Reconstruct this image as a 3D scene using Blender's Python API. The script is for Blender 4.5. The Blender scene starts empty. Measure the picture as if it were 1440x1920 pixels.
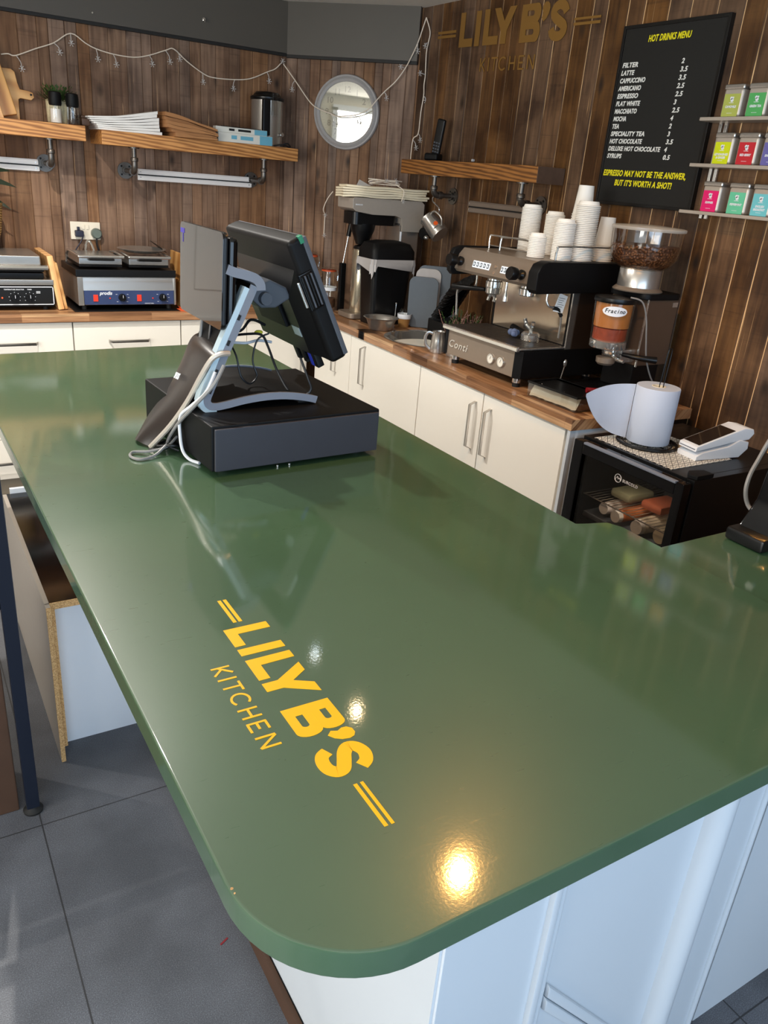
import bpy, bmesh, math, random
from mathutils import Vector, Matrix, Euler
R = math.radians
random.seed(7)
SC = bpy.context.scene
COL = SC.collection

# ------------------------------------------------------------ camera
cam_d = bpy.data.cameras.new('camera')
cam = bpy.data.objects.new('camera', cam_d); COL.objects.link(cam)
cam_d.sensor_width = 36; cam_d.lens = 36 * 1471.8 / 1920; cam_d.clip_start = .02
rt, dn, fw = Vector((.85580, -.51145, .07763)), Vector((-.14021, -.37378, -.91686)), Vector((.49794, .77376, -.39159))
m = Matrix((rt, -dn, -fw)).transposed().to_4x4(); m.translation = (0, 0, 1.62)
cam.matrix_world = m
SC.camera = cam

# ------------------------------------------------------------ world, lights, exposure
SC.view_settings.view_transform = 'Standard'; SC.view_settings.look = 'None'
SC.view_settings.gamma = 1; SC.view_settings.use_curve_mapping = False
SC.view_settings.exposure = 0.14
W = bpy.data.worlds.new('world'); SC.world = W; W.use_nodes = True
bg = W.node_tree.nodes['Background']; bg.inputs[0].default_value = (.62, .80, 1, 1); bg.inputs[1].default_value = 1.0
CEIL = 2.43
def lamp(name, kind, loc, energy, col, size=.05, size_y=None, rot=None, spot=None, blend=.5):
    d = bpy.data.lights.new(name, kind); d.energy = energy; d.color = col
    if kind == 'AREA':
        d.shape = 'RECTANGLE'; d.size = size; d.size_y = size_y or size
    else: d.shadow_soft_size = size
    if kind == 'SPOT': d.spot_size = R(spot); d.spot_blend = blend
    o = bpy.data.objects.new(name, d); COL.objects.link(o); o.location = loc
    if rot: o.rotation_euler = tuple(R(a) for a in rot)
    return o
# daylight through the shop windows (behind the photographer and on the left side)
lamp('window_daylight', 'AREA', (.1, -1.75, 1.45), 62, (.56, .76, 1), 3.6, 1.5, (78, 0, 0))
lamp('window_daylight', 'AREA', (-2.42, .75, 1.5), 100, (1, .95, .86), 1.55, 2.45, (0, -90, 0))
LAMPS = [((1.30, 1.392), (1, .48, .12), 9.0), ((1.40, 2.257), (1, .72, .4), .3), ((1.43, 2.702), (.8, .93, 1), .06),
         ((.36, 3.1), (1, .95, .88), 30.0), ((-.9, 2.9), (1, .95, .88), 14.0), ((.42, 2.3), (1, .95, .88), 14.0)]  # added fill spots brightening the back, kept out of the counter's reflection

# ------------------------------------------------------------ helpers
OFF = {}
def tag(o, label=None, cat=None, group=None, kind=None):
    if label: o['label'] = label
    if cat: o['category'] = cat
    if group: o['group'] = group
    if kind: o['kind'] = kind
    return o
def thing(name, label, cat, loc=(0, 0, 0), rot=0, group=None, local=False, kind=None, eul=None):
    o = bpy.data.objects.new(name, None); COL.objects.link(o); o.empty_display_size = .05
    o.location = loc
    o.rotation_euler = eul if eul else (0, 0, R(rot))
    OFF[o.name] = Vector((0, 0, 0)) if (local or rot or eul) else Vector(loc)
    return tag(o, label, cat, group, kind)
def dup(src, loc, rz=None, label=None, eul=None):
    c = src.copy(); COL.objects.link(c); c.location = loc
    if rz is not None: c.rotation_euler = (0, 0, R(rz))
    if eul: c.rotation_euler = eul
    if label: c['label'] = label
    for ch in list(src.children):
        d = ch.copy(); COL.objects.link(d); d.parent = c
        for g in list(ch.children):
            e = g.copy(); COL.objects.link(e); e.parent = d
    return c
def spline(pts, n=6):
    P = [Vector(p) for p in pts]
    if len(P) < 3: return P
    out = []
    for i in range(len(P) - 1):
        p0 = P[max(i - 1, 0)]; p1 = P[i]; p2 = P[i + 1]; p3 = P[min(i + 2, len(P) - 1)]
        for k in range(n):
            t = k / n
            out.append(.5 * ((2 * p1) + (p2 - p0) * t + (2 * p0 - 5 * p1 + 4 * p2 - p3) * t * t + (3 * p1 - p0 - 3 * p2 + p3) * t ** 3))
    out.append(P[-1]); return out
class MB:
    def __init__(s): s.bm = bmesh.new(); s.M = Matrix(); s.mi = 0; s.bv = False
    def raw(s, V, F, T=None):
        T = s.M @ T if T is not None else s.M
        vs = [s.bm.verts.new(T @ Vector(v)) for v in V]; out = []
        for f in F:
            try:
                q = s.bm.faces.new([vs[i] for i in f]); q.material_index = s.mi; out.append(q)
            except ValueError: pass
        return vs, out
    def box(s, c, d, bv=0, rot=None, seg=2):
        x, y, z = (a / 2 for a in d)
        T = Matrix.Translation(c)
        if rot: T = T @ Euler([R(a) for a in rot]).to_matrix().to_4x4()
        V = [(-x, -y, -z), (x, -y, -z), (x, y, -z), (-x, y, -z), (-x, -y, z), (x, -y, z), (x, y, z), (-x, y, z)]
        vs, fs = s.raw(V, [(3, 2, 1, 0), (4, 5, 6, 7), (0, 1, 5, 4), (1, 2, 6, 5), (2, 3, 7, 6), (3, 0, 4, 7)], T)
        if bv: s.bev(fs, bv, seg)
        return s
    def b2(s, a, b, bv=0, seg=2):
        return s.box([(p + q) / 2 for p, q in zip(a, b)], [abs(q - p) for p, q in zip(a, b)], bv, None, seg)
    def bev(s, fs, bv, seg=2):
        s.bv = True
        es = list({e for f in fs for e in f.edges})
        r = bmesh.ops.bevel(s.bm, geom=es, offset=bv, segments=seg, affect='EDGES', profile=.5, clamp_overlap=True)
        for f in r['faces']: f.material_index = s.mi
    def lathe(s, prof, c=(0, 0, 0), n=32, T=None, arc=360):
        V, F = [], []
        k = n if arc == 360 else n + 1
        for r, z in prof:
            for i in range(k):
                a = R(arc) * i / n
                V.append((r * math.cos(a) + c[0], r * math.sin(a) + c[1], z + c[2]))
        for j in range(len(prof) - 1):
            for i in range(n):
                a, b = j * k + i, j * k + (i + 1) % k
                F.append((a, b, b + k, a + k))
        if arc == 360:
            if prof[0][0] > 1e-6: F.append(tuple(reversed(range(k))))
            if prof[-1][0] > 1e-6: F.append(tuple(range((len(prof) - 1) * k, len(prof) * k)))
        vs, fs = s.raw(V, F, T)
        return s
    def open_lathe(s, prof, c=(0, 0, 0), n=32, T=None):
        V, F = [], []
        for r, z in prof:
            for i in range(n):
                a = 2 * math.pi * i / n; V.append((r * math.cos(a) + c[0], r * math.sin(a) + c[1], z + c[2]))
        for j in range(len(prof) - 1):
            for i in range(n):
                a, b = j * n + i, j * n + (i + 1) % n; F.append((a, b, b + n, a + n))
        s.raw(V, F, T); return s
    def cyl(s, p0, p1, r0, r1=None, n=20):
        p0, p1 = Vector(p0), Vector(p1); r1 = r0 if r1 is None else r1
        d = p1 - p0; T = Matrix.Translation(p0) @ d.to_track_quat('Z', 'Y').to_matrix().to_4x4()
        return s.lathe([(r0, 0), (r1, d.length)], n=n, T=T)
    def tube(s, pts, r, n=8, sm=6, closed=False, flat=1):
        P = spline(pts, sm) if sm > 1 else [Vector(p) for p in pts]
        V, F = [], []
        up = Vector((0, 0, 1)); prev = None
        for i, p in enumerate(P):
            t = (P[min(i + 1, len(P) - 1)] - P[max(i - 1, 0)])
            if t.length < 1e-9: t = Vector((0, 0, 1))
            t.normalize()
            if prev is None:
                a = t.cross(up);
                if a.length < .05: a = t.cross(Vector((1, 0, 0)))
            else: a = prev - t * prev.dot(t)
            a.normalize(); prev = a; b = t.cross(a)
            rr = r(i / (len(P) - 1)) if callable(r) else r
            for k in range(n):
                g = 2 * math.pi * k / n; V.append(p + a * (rr * math.cos(g)) + b * (rr * flat * math.sin(g)))
        for j in range(len(P) - 1):
            for k in range(n):
                F.append((j * n + k, j * n + (k + 1) % n, (j + 1) * n + (k + 1) % n, (j + 1) * n + k))
        F.append(tuple(reversed(range(n)))); F.append(tuple(range((len(P) - 1) * n, len(P) * n)))
        s.raw(V, F); return s
    def prism(s, poly, a, b, ax='z', bv=0):
        def P(u, v, w): return {'z': (u, v, w), 'y': (u, w, v), 'x': (w, u, v)}[ax]
        n = len(poly)
        V = [P(u, v, a) for u, v in poly] + [P(u, v, b) for u, v in poly]
        F = [tuple(range(n)), tuple(reversed(range(n, 2 * n)))] + [(i, n + i, n + (i + 1) % n, (i + 1) % n) for i in range(n)]
        vs, fs = s.raw(V, F)
        bmesh.ops.recalc_face_normals(s.bm, faces=fs)
        if bv: s.bev(fs[:2], bv)
        return s
    def strip(s, line, t, a, b, ax='y'):
        """thick ribbon following a 2D polyline, extruded from a to b"""
        L = [Vector(p) for p in line]; up, lo = [], []
        for i, p in enumerate(L):
            d = (L[min(i + 1, len(L) - 1)] - L[max(i - 1, 0)]).normalized(); nn = Vector((-d.y, d.x)) * t / 2
            up.append(p + nn); lo.append(p - nn)
        s.prism([tuple(p) for p in lo] + [tuple(p) for p in reversed(up)], a, b, ax)
        return s
    def ball(s, c, r, n=16, sc=(1, 1, 1)):
        T = Matrix.Translation(c) @ Matrix.Diagonal((*sc, 1))
        k = max(6, n // 2)
        return s.lathe([(max(r * math.sin(math.pi * i / k), 1e-7 if i in (0, k) else 0), -r * math.cos(math.pi * i / k)) for i in range(k + 1)], n=n, T=T)
    def build(s, name, mat, parent=None, smooth=40, kind=None, weld=True):
        bm = s.bm
        if weld: bmesh.ops.remove_doubles(bm, verts=bm.verts, dist=1e-6)
        bmesh.ops.recalc_face_normals(bm, faces=bm.faces)
        for f in bm.faces: f.smooth = smooth > 0
        if smooth:
            for e in bm.edges:
                if len(e.link_faces) == 2 and e.calc_face_angle(0) > R(smooth): e.smooth = False
        off = Vector((0, 0, 0))
        if parent is not None: off = OFF.get(parent.name, Vector((0, 0, 0)))
        if off.length: bmesh.ops.translate(bm, verts=bm.verts, vec=-off)
        me = bpy.data.meshes.new(name); bm.to_mesh(me); bm.free()
        for mm in (mat if isinstance(mat, (list, tuple)) else [mat]): me.materials.append(mm)
        o = bpy.data.objects.new(name, me); COL.objects.link(o)
        if parent is not None: o.parent = parent; OFF[o.name] = off
        if kind: o['kind'] = kind
        if s.bv and smooth:
            w = o.modifiers.new('weighted_normal', 'WEIGHTED_NORMAL'); w.keep_sharp = True; w.weight = 100
        return o
def solo(mb, name, mat, label, cat, base, group=None, smooth=40):
    """a thing that is one mesh, origin at its base"""
    bmesh.ops.translate(mb.bm, verts=mb.bm.verts, vec=-Vector(base))
    o = mb.build(name, mat, None, smooth); o.location = base
    return tag(o, label, cat, group)
def text(name, body, size, mat, M, parent, bold=0, shear=0, ext=.0004, align='LEFT', spacing=1, sx=1):
    cu = bpy.data.curves.new(name, 'FONT'); cu.body = body; cu.size = size; cu.offset = bold; cu.shear = shear
    cu.extrude = ext; cu.align_x = align; cu.space_character = spacing; cu.resolution_u = 3
    t = bpy.data.objects.new(name + '_src', cu); COL.objects.link(t)
    dg = bpy.context.evaluated_depsgraph_get(); dg.update()
    me = bpy.data.meshes.new_from_object(t.evaluated_get(dg)); bpy.data.objects.remove(t)
    me.name = name; me.transform(M @ Matrix.Diagonal((sx, 1, 1, 1)))
    off = OFF.get(parent.name, Vector((0, 0, 0))) if parent is not None else Vector((0, 0, 0))
    me.transform(Matrix.Translation(-off)); me.materials.clear(); me.materials.append(mat)
    o = bpy.data.objects.new(name, me); COL.objects.link(o)
    if parent is not None: o.parent = parent; OFF[o.name] = off
    return o
def TM(loc, rx=90, ry=0, rz=0): return Matrix.Translation(loc) @ Euler((R(rx), R(ry), R(rz))).to_matrix().to_4x4()

# ------------------------------------------------------------ materials
def lin(c):
    return tuple(((v / 255 / 12.92) if v / 255 <= .04045 else ((v / 255 + .055) / 1.055) ** 2.4) for v in c) + (1,)
def nt(name):
    m = bpy.data.materials.new(name); m.use_nodes = True
    t = m.node_tree; return m, t, t.nodes['Principled BSDF']
def ND(t, typ, **kw):
    n = t.nodes.new(typ)
    for k, v in kw.items():
        if k.startswith('i_'): n.inputs[k[2:].replace('_', ' ')].default_value = v
        else: setattr(n, k, v)
    return n
def mat(name, c, rough=.5, metal=0, var=.06, scale=30, bump=0, coat=0, coatr=.05, spec=.5, trans=0, ior=1.45, alpha=1, emit=None, es=1, aniso=0, sheen=0, sss=0):
    """plain surface with a light procedural variation"""
    m, t, p = nt(name)
    base = lin(c)
    tc = ND(t, 'ShaderNodeTexCoord'); nz = ND(t, 'ShaderNodeTexNoise', i_Scale=scale, i_Detail=4)
    t.links.new(tc.outputs['Object'], nz.inputs['Vector'])
    mx = ND(t, 'ShaderNodeMix', data_type='RGBA')
    mx.inputs[6].default_value = tuple(v * (1 - var) for v in base[:3]) + (1,)
    mx.inputs[7].default_value = tuple(min(1, v * (1 + var)) for v in base[:3]) + (1,)
    t.links.new(nz.outputs['Fac'], mx.inputs[0]); t.links.new(mx.outputs[2], p.inputs['Base Color'])
    p.inputs['Roughness'].default_value = rough; p.inputs['Metallic'].default_value = metal
    p.inputs['Specular IOR Level'].default_value = spec; p.inputs['IOR'].default_value = ior
    p.inputs['Transmission Weight'].default_value = trans; p.inputs['Alpha'].default_value = alpha
    p.inputs['Coat Weight'].default_value = coat; p.inputs['Coat Roughness'].default_value = coatr
    p.inputs['Anisotropic'].default_value = aniso; p.inputs['Sheen Weight'].default_value = sheen
    if sss: p.inputs['Subsurface Weight'].default_value = sss; p.inputs['Subsurface Radius'].default_value = (.01, .008, .006)
    if emit: p.inputs['Emission Color'].default_value = lin(emit); p.inputs['Emission Strength'].default_value = es
    if bump:
        b = ND(t, 'ShaderNodeBump', i_Strength=bump, i_Distance=.002)
        t.links.new(nz.outputs['Fac'], b.inputs['Height']); t.links.new(b.outputs[0], p.inputs['Normal'])
    return m
def ramp(t, stops, interp='LINEAR'):
    r = ND(t, 'ShaderNodeValToRGB'); r.color_ramp.interpolation = interp
    e = r.color_ramp.elements
    while len(e) < len(stops): e.new(.5)
    for k, (pos, c) in zip(e, stops): k.position = pos; k.color = c if len(c) == 4 else lin(c)
    return r
def plank_mat(name, dark, mid, light, streak, patch):
    m, t, p = nt(name); L = t.links.new
    uv = ND(t, 'ShaderNodeUVMap', uv_map='uv'); rn = ND(t, 'ShaderNodeUVMap', uv_map='rnd')
    sep = ND(t, 'ShaderNodeSeparateXYZ'); L(rn.outputs[0], sep.inputs[0])
    off = ND(t, 'ShaderNodeVectorMath', operation='MULTIPLY_ADD'); off.inputs[1].default_value = (37, 53, 0)
    cmb = ND(t, 'ShaderNodeCombineXYZ'); L(sep.outputs[0], cmb.inputs[0]); L(sep.outputs[0], cmb.inputs[1])
    L(cmb.outputs[0], off.inputs[0]); L(uv.outputs[0], off.inputs[2])
    def noise(sc, scale, det=5, dist=0, src=off):
        mp = ND(t, 'ShaderNodeMapping'); mp.inputs['Scale'].default_value = sc
        L(src.outputs[0], mp.inputs[0]); n = ND(t, 'ShaderNodeTexNoise', i_Scale=scale, i_Detail=det, i_Distortion=dist)
        L(mp.outputs[0], n.inputs['Vector']); return n
    g = noise((42, 2.2, 1), 1.2, 6, .5)                                    # long grain
    c1 = ramp(t, [(.22, dark), (.50, mid), (.82, light)]); L(g.outputs['Fac'], c1.inputs[0])
    pt = noise((3, 3, 1), 1.3, 4, .3, uv)                                     # stain patches
    pr = ramp(t, [(.42, (0, 0, 0, 1)), (.62, (1, 1, 1, 1))]); L(pt.outputs['Fac'], pr.inputs[0])
    m1 = ND(t, 'ShaderNodeMix', data_type='RGBA', blend_type='MULTIPLY'); L(c1.outputs[0], m1.inputs[6]); m1.inputs[7].default_value = lin(patch)
    L(pr.outputs[0], m1.inputs[0])
    hs = ND(t, 'ShaderNodeHueSaturation'); mr = ND(t, 'ShaderNodeMapRange'); mr.inputs[3].default_value = .85; mr.inputs[4].default_value = 1.17
    L(sep.outputs[0], mr.inputs[0]); L(mr.outputs[0], hs.inputs['Value']); L(m1.outputs[2], hs.inputs['Color'])
    sat = ND(t, 'ShaderNodeMapRange'); sat.inputs[3].default_value = .8; sat.inputs[4].default_value = 1.2
    L(sep.outputs[1], sat.inputs[0]); L(sat.outputs[0], hs.inputs['Saturation'])
    # knots
    mp = ND(t, 'ShaderNodeMapping'); mp.inputs['Scale'].default_value = (8, 4.2, 1); L(off.outputs[0], mp.inputs[0])
    vo = ND(t, 'ShaderNodeTexVoronoi', i_Scale=1.0); L(mp.outputs[0], vo.inputs['Vector'])
    kr = ramp(t, [(.05, (1, 1, 1, 1)), (.19, (0, 0, 0, 1))]); L(vo.outputs['Distance'], kr.inputs[0])
    m2 = ND(t, 'ShaderNodeMix', data_type='RGBA'); L(kr.outputs[0], m2.inputs[0]); L(hs.outputs[0], m2.inputs[6]); m2.inputs[7].default_value = lin([v * .55 for v in dark])
    # saw marks across the board
    sw = noise((2.6, 110, 1), 1, 3, .5); sr = ramp(t, [(.60, (0, 0, 0, 1)), (.72, (1, 1, 1, 1))]); L(sw.outputs['Fac'], sr.inputs[0])
    fm = ND(t, 'ShaderNodeMath', operation='MULTIPLY'); fm.inputs[1].default_value = .30; L(sr.outputs[0], fm.inputs[0])
    m3 = ND(t, 'ShaderNodeMix', data_type='RGBA'); L(fm.outputs[0], m3.inputs[0]); L(m2.outputs[2], m3.inputs[6]); m3.inputs[7].default_value = lin([v * .6 for v in dark])
    # raw light wood where the stain has split along some edges
    s1 = noise((140, 2.2, 1), 1, 4, .5); s2 = ramp(t, [(.675, (0, 0, 0, 1)), (.73, (1, 1, 1, 1))]); L(s1.outputs['Fac'], s2.inputs[0])
    m4 = ND(t, 'ShaderNodeMix', data_type='RGBA'); L(s2.outputs[0], m4.inputs[0]); L(m3.outputs[2], m4.inputs[6]); m4.inputs[7].default_value = lin(streak)
    L(m4.outputs[2], p.inputs['Base Color'])
    p.inputs['Roughness'].default_value = .62; p.inputs['Specular IOR Level'].default_value = .35
    b = ND(t, 'ShaderNodeBump', i_Strength=.35, i_Distance=.002); L(g.outputs['Fac'], b.inputs['Height'])
    b2 = ND(t, 'ShaderNodeBump', i_Strength=.4, i_Distance=.0015); L(sw.outputs['Fac'], b2.inputs['Height']); L(b.outputs[0], b2.inputs['Normal'])
    L(b2.outputs[0], p.inputs['Normal'])
    return m
def gap_mat(name, a, b):
    m, t, p = nt(name); L = t.links.new
    uv = ND(t, 'ShaderNodeUVMap', uv_map='uv'); mp = ND(t, 'ShaderNodeMapping'); mp.inputs['Scale'].default_value = (25, 1.6, 1)
    L(uv.outputs[0], mp.inputs[0]); n = ND(t, 'ShaderNodeTexNoise', i_Scale=1.5, i_Detail=5); L(mp.outputs[0], n.inputs['Vector'])
    r = ramp(t, [(.36, a), (.50, b)]); L(n.outputs['Fac'], r.inputs[0]); L(r.outputs[0], p.inputs['Base Color']); p.inputs['Roughness'].default_value = .8
    return m
def grain_mat(name, dark, light, sc=(1.5, 14, 14), rough=.5, ring=4.0, bump=.1, dist=3, coat=0):
    """pine or oak grain running along local x"""
    m, t, p = nt(name); L = t.links.new
    tc = ND(t, 'ShaderNodeTexCoord'); mp = ND(t, 'ShaderNodeMapping'); mp.inputs['Scale'].default_value = sc; L(tc.outputs['Object'], mp.inputs[0])
    w = ND(t, 'ShaderNodeTexWave', wave_type='BANDS', bands_direction='DIAGONAL', i_Scale=ring, i_Distortion=dist, i_Detail=3); w.inputs['Detail Scale'].default_value = 1.2
    L(mp.outputs[0], w.inputs['Vector'])
    n = ND(t, 'ShaderNodeTexNoise', i_Scale=3, i_Detail=6); L(mp.outputs[0], n.inputs['Vector'])
    mx = ND(t, 'ShaderNodeMix', data_type='FLOAT'); mx.inputs[0].default_value = .35; L(w.outputs['Fac'], mx.inputs[2]); L(n.outputs['Fac'], mx.inputs[3])
    r = ramp(t, [(.15, dark), (.75, light)]); L(mx.outputs[0], r.inputs[0]); L(r.outputs[0], p.inputs['Base Color'])
    p.inputs['Roughness'].default_value = rough; p.inputs['Coat Weight'].default_value = coat
    if bump:
        b = ND(t, 'ShaderNodeBump', i_Strength=bump, i_Distance=.001); L(mx.outputs[0], b.inputs['Height']); L(b.outputs[0], p.inputs['Normal'])
    return m
def block_mat():
    """laminate printed as wood strips, along local x"""
    m, t, p = nt('block_worktop'); L = t.links.new
    tc = ND(t, 'ShaderNodeTexCoord'); sp = ND(t, 'ShaderNodeSeparateXYZ'); L(tc.outputs['Object'], sp.inputs[0])
    ad = ND(t, 'ShaderNodeMath', operation='SUBTRACT'); L(sp.outputs[1], ad.inputs[0]); L(sp.outputs[2], ad.inputs[1])
    cb = ND(t, 'ShaderNodeCombineXYZ'); L(sp.outputs[0], cb.inputs[0]); L(ad.outputs[0], cb.inputs[1])
    br = ND(t, 'ShaderNodeTexBrick', offset=.37, offset_frequency=3, squash=1.3, squash_frequency=4)
    br.inputs['Scale'].default_value = 1; br.inputs['Mortar Size'].default_value = .0004; br.inputs['Brick Width'].default_value = .30; br.inputs['Row Height'].default_value = .0235
    br.inputs['Color1'].default_value = (0, 0, 0, 1); br.inputs['Color2'].default_value = (1, 1, 1, 1); br.inputs['Mortar'].default_value = (.3, .3, .3, 1)
    L(cb.outputs[0], br.inputs['Vector'])
    r = ramp(t, [(0, (128, 90, 62)), (.35, (158, 114, 78)), (.7, (182, 136, 98)), (1, (204, 164, 122))]); L(br.outputs['Color'], r.inputs[0])
    mp = ND(t, 'ShaderNodeMapping'); mp.inputs['Scale'].default_value = (4, 90, 1); L(cb.outputs[0], mp.inputs[0])
    n = ND(t, 'ShaderNodeTexNoise', i_Scale=1.5, i_Detail=5); L(mp.outputs[0], n.inputs['Vector'])
    mx = ND(t, 'ShaderNodeMix', data_type='RGBA', blend_type='MULTIPLY'); mx.inputs[0].default_value = .6; L(r.outputs[0], mx.inputs[6])
    rr = ramp(t, [(.3, (150, 135, 120)), (.65, (255, 255, 255))]); L(n.outputs['Fac'], rr.inputs[0]); L(rr.outputs[0], mx.inputs[7])
    L(mx.outputs[2], p.inputs['Base Color']); p.inputs['Roughness'].default_value = .32
    return m
def floor_mat():
    m, t, p = nt('grey_floor'); L = t.links.new
    tc = ND(t, 'ShaderNodeTexCoord')
    n = ND(t, 'ShaderNodeTexNoise', i_Scale=420, i_Detail=3); L(tc.outputs['Object'], n.inputs['Vector'])
    n2 = ND(t, 'ShaderNodeTexNoise', i_Scale=5, i_Detail=5); L(tc.outputs['Object'], n2.inputs['Vector'])
    r = ramp(t, [(.3, (72, 73, 79)), (.55, (95, 97, 103)), (.75, (124, 126, 133))]); L(n.outputs['Fac'], r.inputs[0])
    r2 = ramp(t, [(.35, (205, 205, 205)), (.7, (255, 255, 255))]); L(n2.outputs['Fac'], r2.inputs[0])
    mx = ND(t, 'ShaderNodeMix', data_type='RGBA', blend_type='MULTIPLY'); mx.inputs[0].default_value = 1; L(r.outputs[0], mx.inputs[6]); L(r2.outputs[0], mx.inputs[7])
    mp = ND(t, 'ShaderNodeMapping'); mp.inputs['Location'].default_value = (-.142 + 12.2, -1.735 + 12.2, 0); L(tc.outputs['Object'], mp.inputs[0])
    br = ND(t, 'ShaderNodeTexBrick', offset=0); br.inputs['Scale'].default_value = 1; br.inputs['Brick Width'].default_value = 1.22; br.inputs['Row Height'].default_value = 1.22
    br.inputs['Mortar Size'].default_value = .0022; br.inputs['Mortar Smooth'].default_value = .3; L(mp.outputs[0], br.inputs['Vector'])
    m2 = ND(t, 'ShaderNodeMix', data_type='RGBA'); L(br.outputs['Fac'], m2.inputs[0]); L(mx.outputs[2], m2.inputs[6]); m2.inputs[7].default_value = lin((45, 45, 47))
    L(m2.outputs[2], p.inputs['Base Color']); p.inputs['Roughness'].default_value = .55
    b = ND(t, 'ShaderNodeBump', i_Strength=.25, i_Distance=.001); L(n.outputs['Fac'], b.inputs['Height']); L(b.outputs[0], p.inputs['Normal'])
    return m
def green_mat():
    m, t, p = nt('green_gloss_top'); L = t.links.new
    tc = ND(t, 'ShaderNodeTexCoord')
    n = ND(t, 'ShaderNodeTexNoise', i_Scale=3, i_Detail=4); L(tc.outputs['Object'], n.inputs['Vector'])
    r = ramp(t, [(.3, (58, 84, 59)), (.7, (64, 91, 64))]); L(n.outputs['Fac'], r.inputs[0]); L(r.outputs[0], p.inputs['Base Color'])
    # cleaning scuffs: fine curved scratches in patches
    mp = ND(t, 'ShaderNodeMapping'); mp.inputs['Scale'].default_value = (30, 240, 1); mp.inputs['Rotation'].default_value = (0, 0, .5); L(tc.outputs['Object'], mp.inputs[0])
    s = ND(t, 'ShaderNodeTexNoise', i_Scale=1, i_Detail=3, i_Distortion=1.5); L(mp.outputs[0], s.inputs['Vector'])
    sr = ramp(t, [(.60, (.34, .34, .34, 1)), (.75, (.26, .26, .26, 1))]); L(s.outputs['Fac'], sr.inputs[0])
    L(sr.outputs[0], p.inputs['Roughness'])
    p.inputs['Specular IOR Level'].default_value = .28
    p.inputs['Coat Weight'].default_value = 1; p.inputs['Coat Roughness'].default_value = .062; p.inputs['Coat IOR'].default_value = 2.0
    o = ND(t, 'ShaderNodeTexNoise', i_Scale=260, i_Detail=2); L(tc.outputs['Object'], o.inputs['Vector'])
    b = ND(t, 'ShaderNodeBump', i_Strength=.05, i_Distance=.0006); L(o.outputs['Fac'], b.inputs['Height']); L(b.outputs[0], p.inputs['Coat Normal']); L(b.outputs[0], p.inputs['Normal'])
    return m
def chip_mat():
    m, t, p = nt('chipboard_edge'); L = t.links.new
    tc = ND(t, 'ShaderNodeTexCoord'); v = ND(t, 'ShaderNodeTexVoronoi', i_Scale=420); L(tc.outputs['Object'], v.inputs['Vector'])
    r = ramp(t, [(0, (150, 108, 66)), (.5, (205, 160, 104)), (1, (232, 194, 140))]); L(v.outputs['Color'], r.inputs[0]); L(r.outputs[0], p.inputs['Base Color']); p.inputs['Roughness'].default_value = .8
    return m
def steel(name, c=(190, 186, 180), rough=.26, aniso=.3): return mat(name, c, rough, .85, .05, 60, aniso=aniso)
def beans_mat():
    m, t, p = nt('roasted_beans'); L = t.links.new
    tc = ND(t, 'ShaderNodeTexCoord'); v = ND(t, 'ShaderNodeTexVoronoi', i_Scale=120); L(tc.outputs['Object'], v.inputs['Vector'])
    r = ramp(t, [(.1, (158, 108, 72)), (.6, (74, 44, 26))]); L(v.outputs['Distance'], r.inputs[0]); L(r.outputs[0], p.inputs['Base Color'])
    b = ND(t, 'ShaderNodeBump', i_Strength=1, i_Distance=.004, invert=True); L(v.outputs['Distance'], b.inputs['Height']); L(b.outputs[0], p.inputs['Normal']); p.inputs['Roughness'].default_value = .4
    return m
def wicker_mat():
    m, t, p = nt('woven_wicker'); L = t.links.new
    tc = ND(t, 'ShaderNodeTexCoord'); w = ND(t, 'ShaderNodeTexWave', bands_direction='Z', i_Scale=28, i_Distortion=2.5, i_Detail=2); L(tc.outputs['Object'], w.inputs['Vector'])
    r = ramp(t, [(.2, (128, 92, 46)), (.8, (206, 168, 106))]); L(w.outputs['Fac'], r.inputs[0]); L(r.outputs[0], p.inputs['Base Color'])
    b = ND(t, 'ShaderNodeBump', i_Strength=.9, i_Distance=.004); L(w.outputs['Fac'], b.inputs['Height']); L(b.outputs[0], p.inputs['Normal']); p.inputs['Roughness'].default_value = .7
    return m
def motif_mat():
    """black and cream geometric print in striped columns"""
    m, t, p = nt('patterned_mat'); L = t.links.new
    tc = ND(t, 'ShaderNodeTexCoord'); sp = ND(t, 'ShaderNodeSeparateXYZ'); L(tc.outputs['Object'], sp.inputs[0])
    def mth(op, a, b=None, **k):
        n = ND(t, 'ShaderNodeMath', operation=op)
        for i, x in enumerate((a, b)):
            if x is None: continue
            if isinstance(x, (int, float)): n.inputs[i].default_value = x
            else: L(x.outputs[0] if not hasattr(x, 'is_linked') else x, n.inputs[i])
        return n
    fx = mth('PINGPONG', mth('MULTIPLY', sp.outputs[1], 36), .5); fx2 = mth('LESS_THAN', fx, .06)
    fy = mth('PINGPONG', mth('MULTIPLY', sp.outputs[0], 36), .5)
    dd = mth('ADD', mth('POWER', mth('SUBTRACT', fx, .5), 2), mth('POWER', mth('SUBTRACT', fy, .5), 2))
    r1 = mth('LESS_THAN', mth('ABSOLUTE', mth('SUBTRACT', dd, .075)), .016)
    d2 = mth('LESS_THAN', mth('ADD', mth('POWER', mth('SUBTRACT', fx, .5), 2), mth('POWER', fy, 2)), .012)
    d3 = mth('LESS_THAN', mth('ABSOLUTE', mth('SUBTRACT', fx, fy)), .05)
    al = mth('MAXIMUM', mth('MAXIMUM', fx2, r1), mth('MAXIMUM', d2, d3))
    mx = ND(t, 'ShaderNodeMix', data_type='RGBA'); L(al.outputs[0], mx.inputs[0]); mx.inputs[6].default_value = lin((232, 228, 218)); mx.inputs[7].default_value = lin((22, 22, 24))
    L(mx.outputs[2], p.inputs['Base Color']); p.inputs['Roughness'].default_value = .4
    return m
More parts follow.
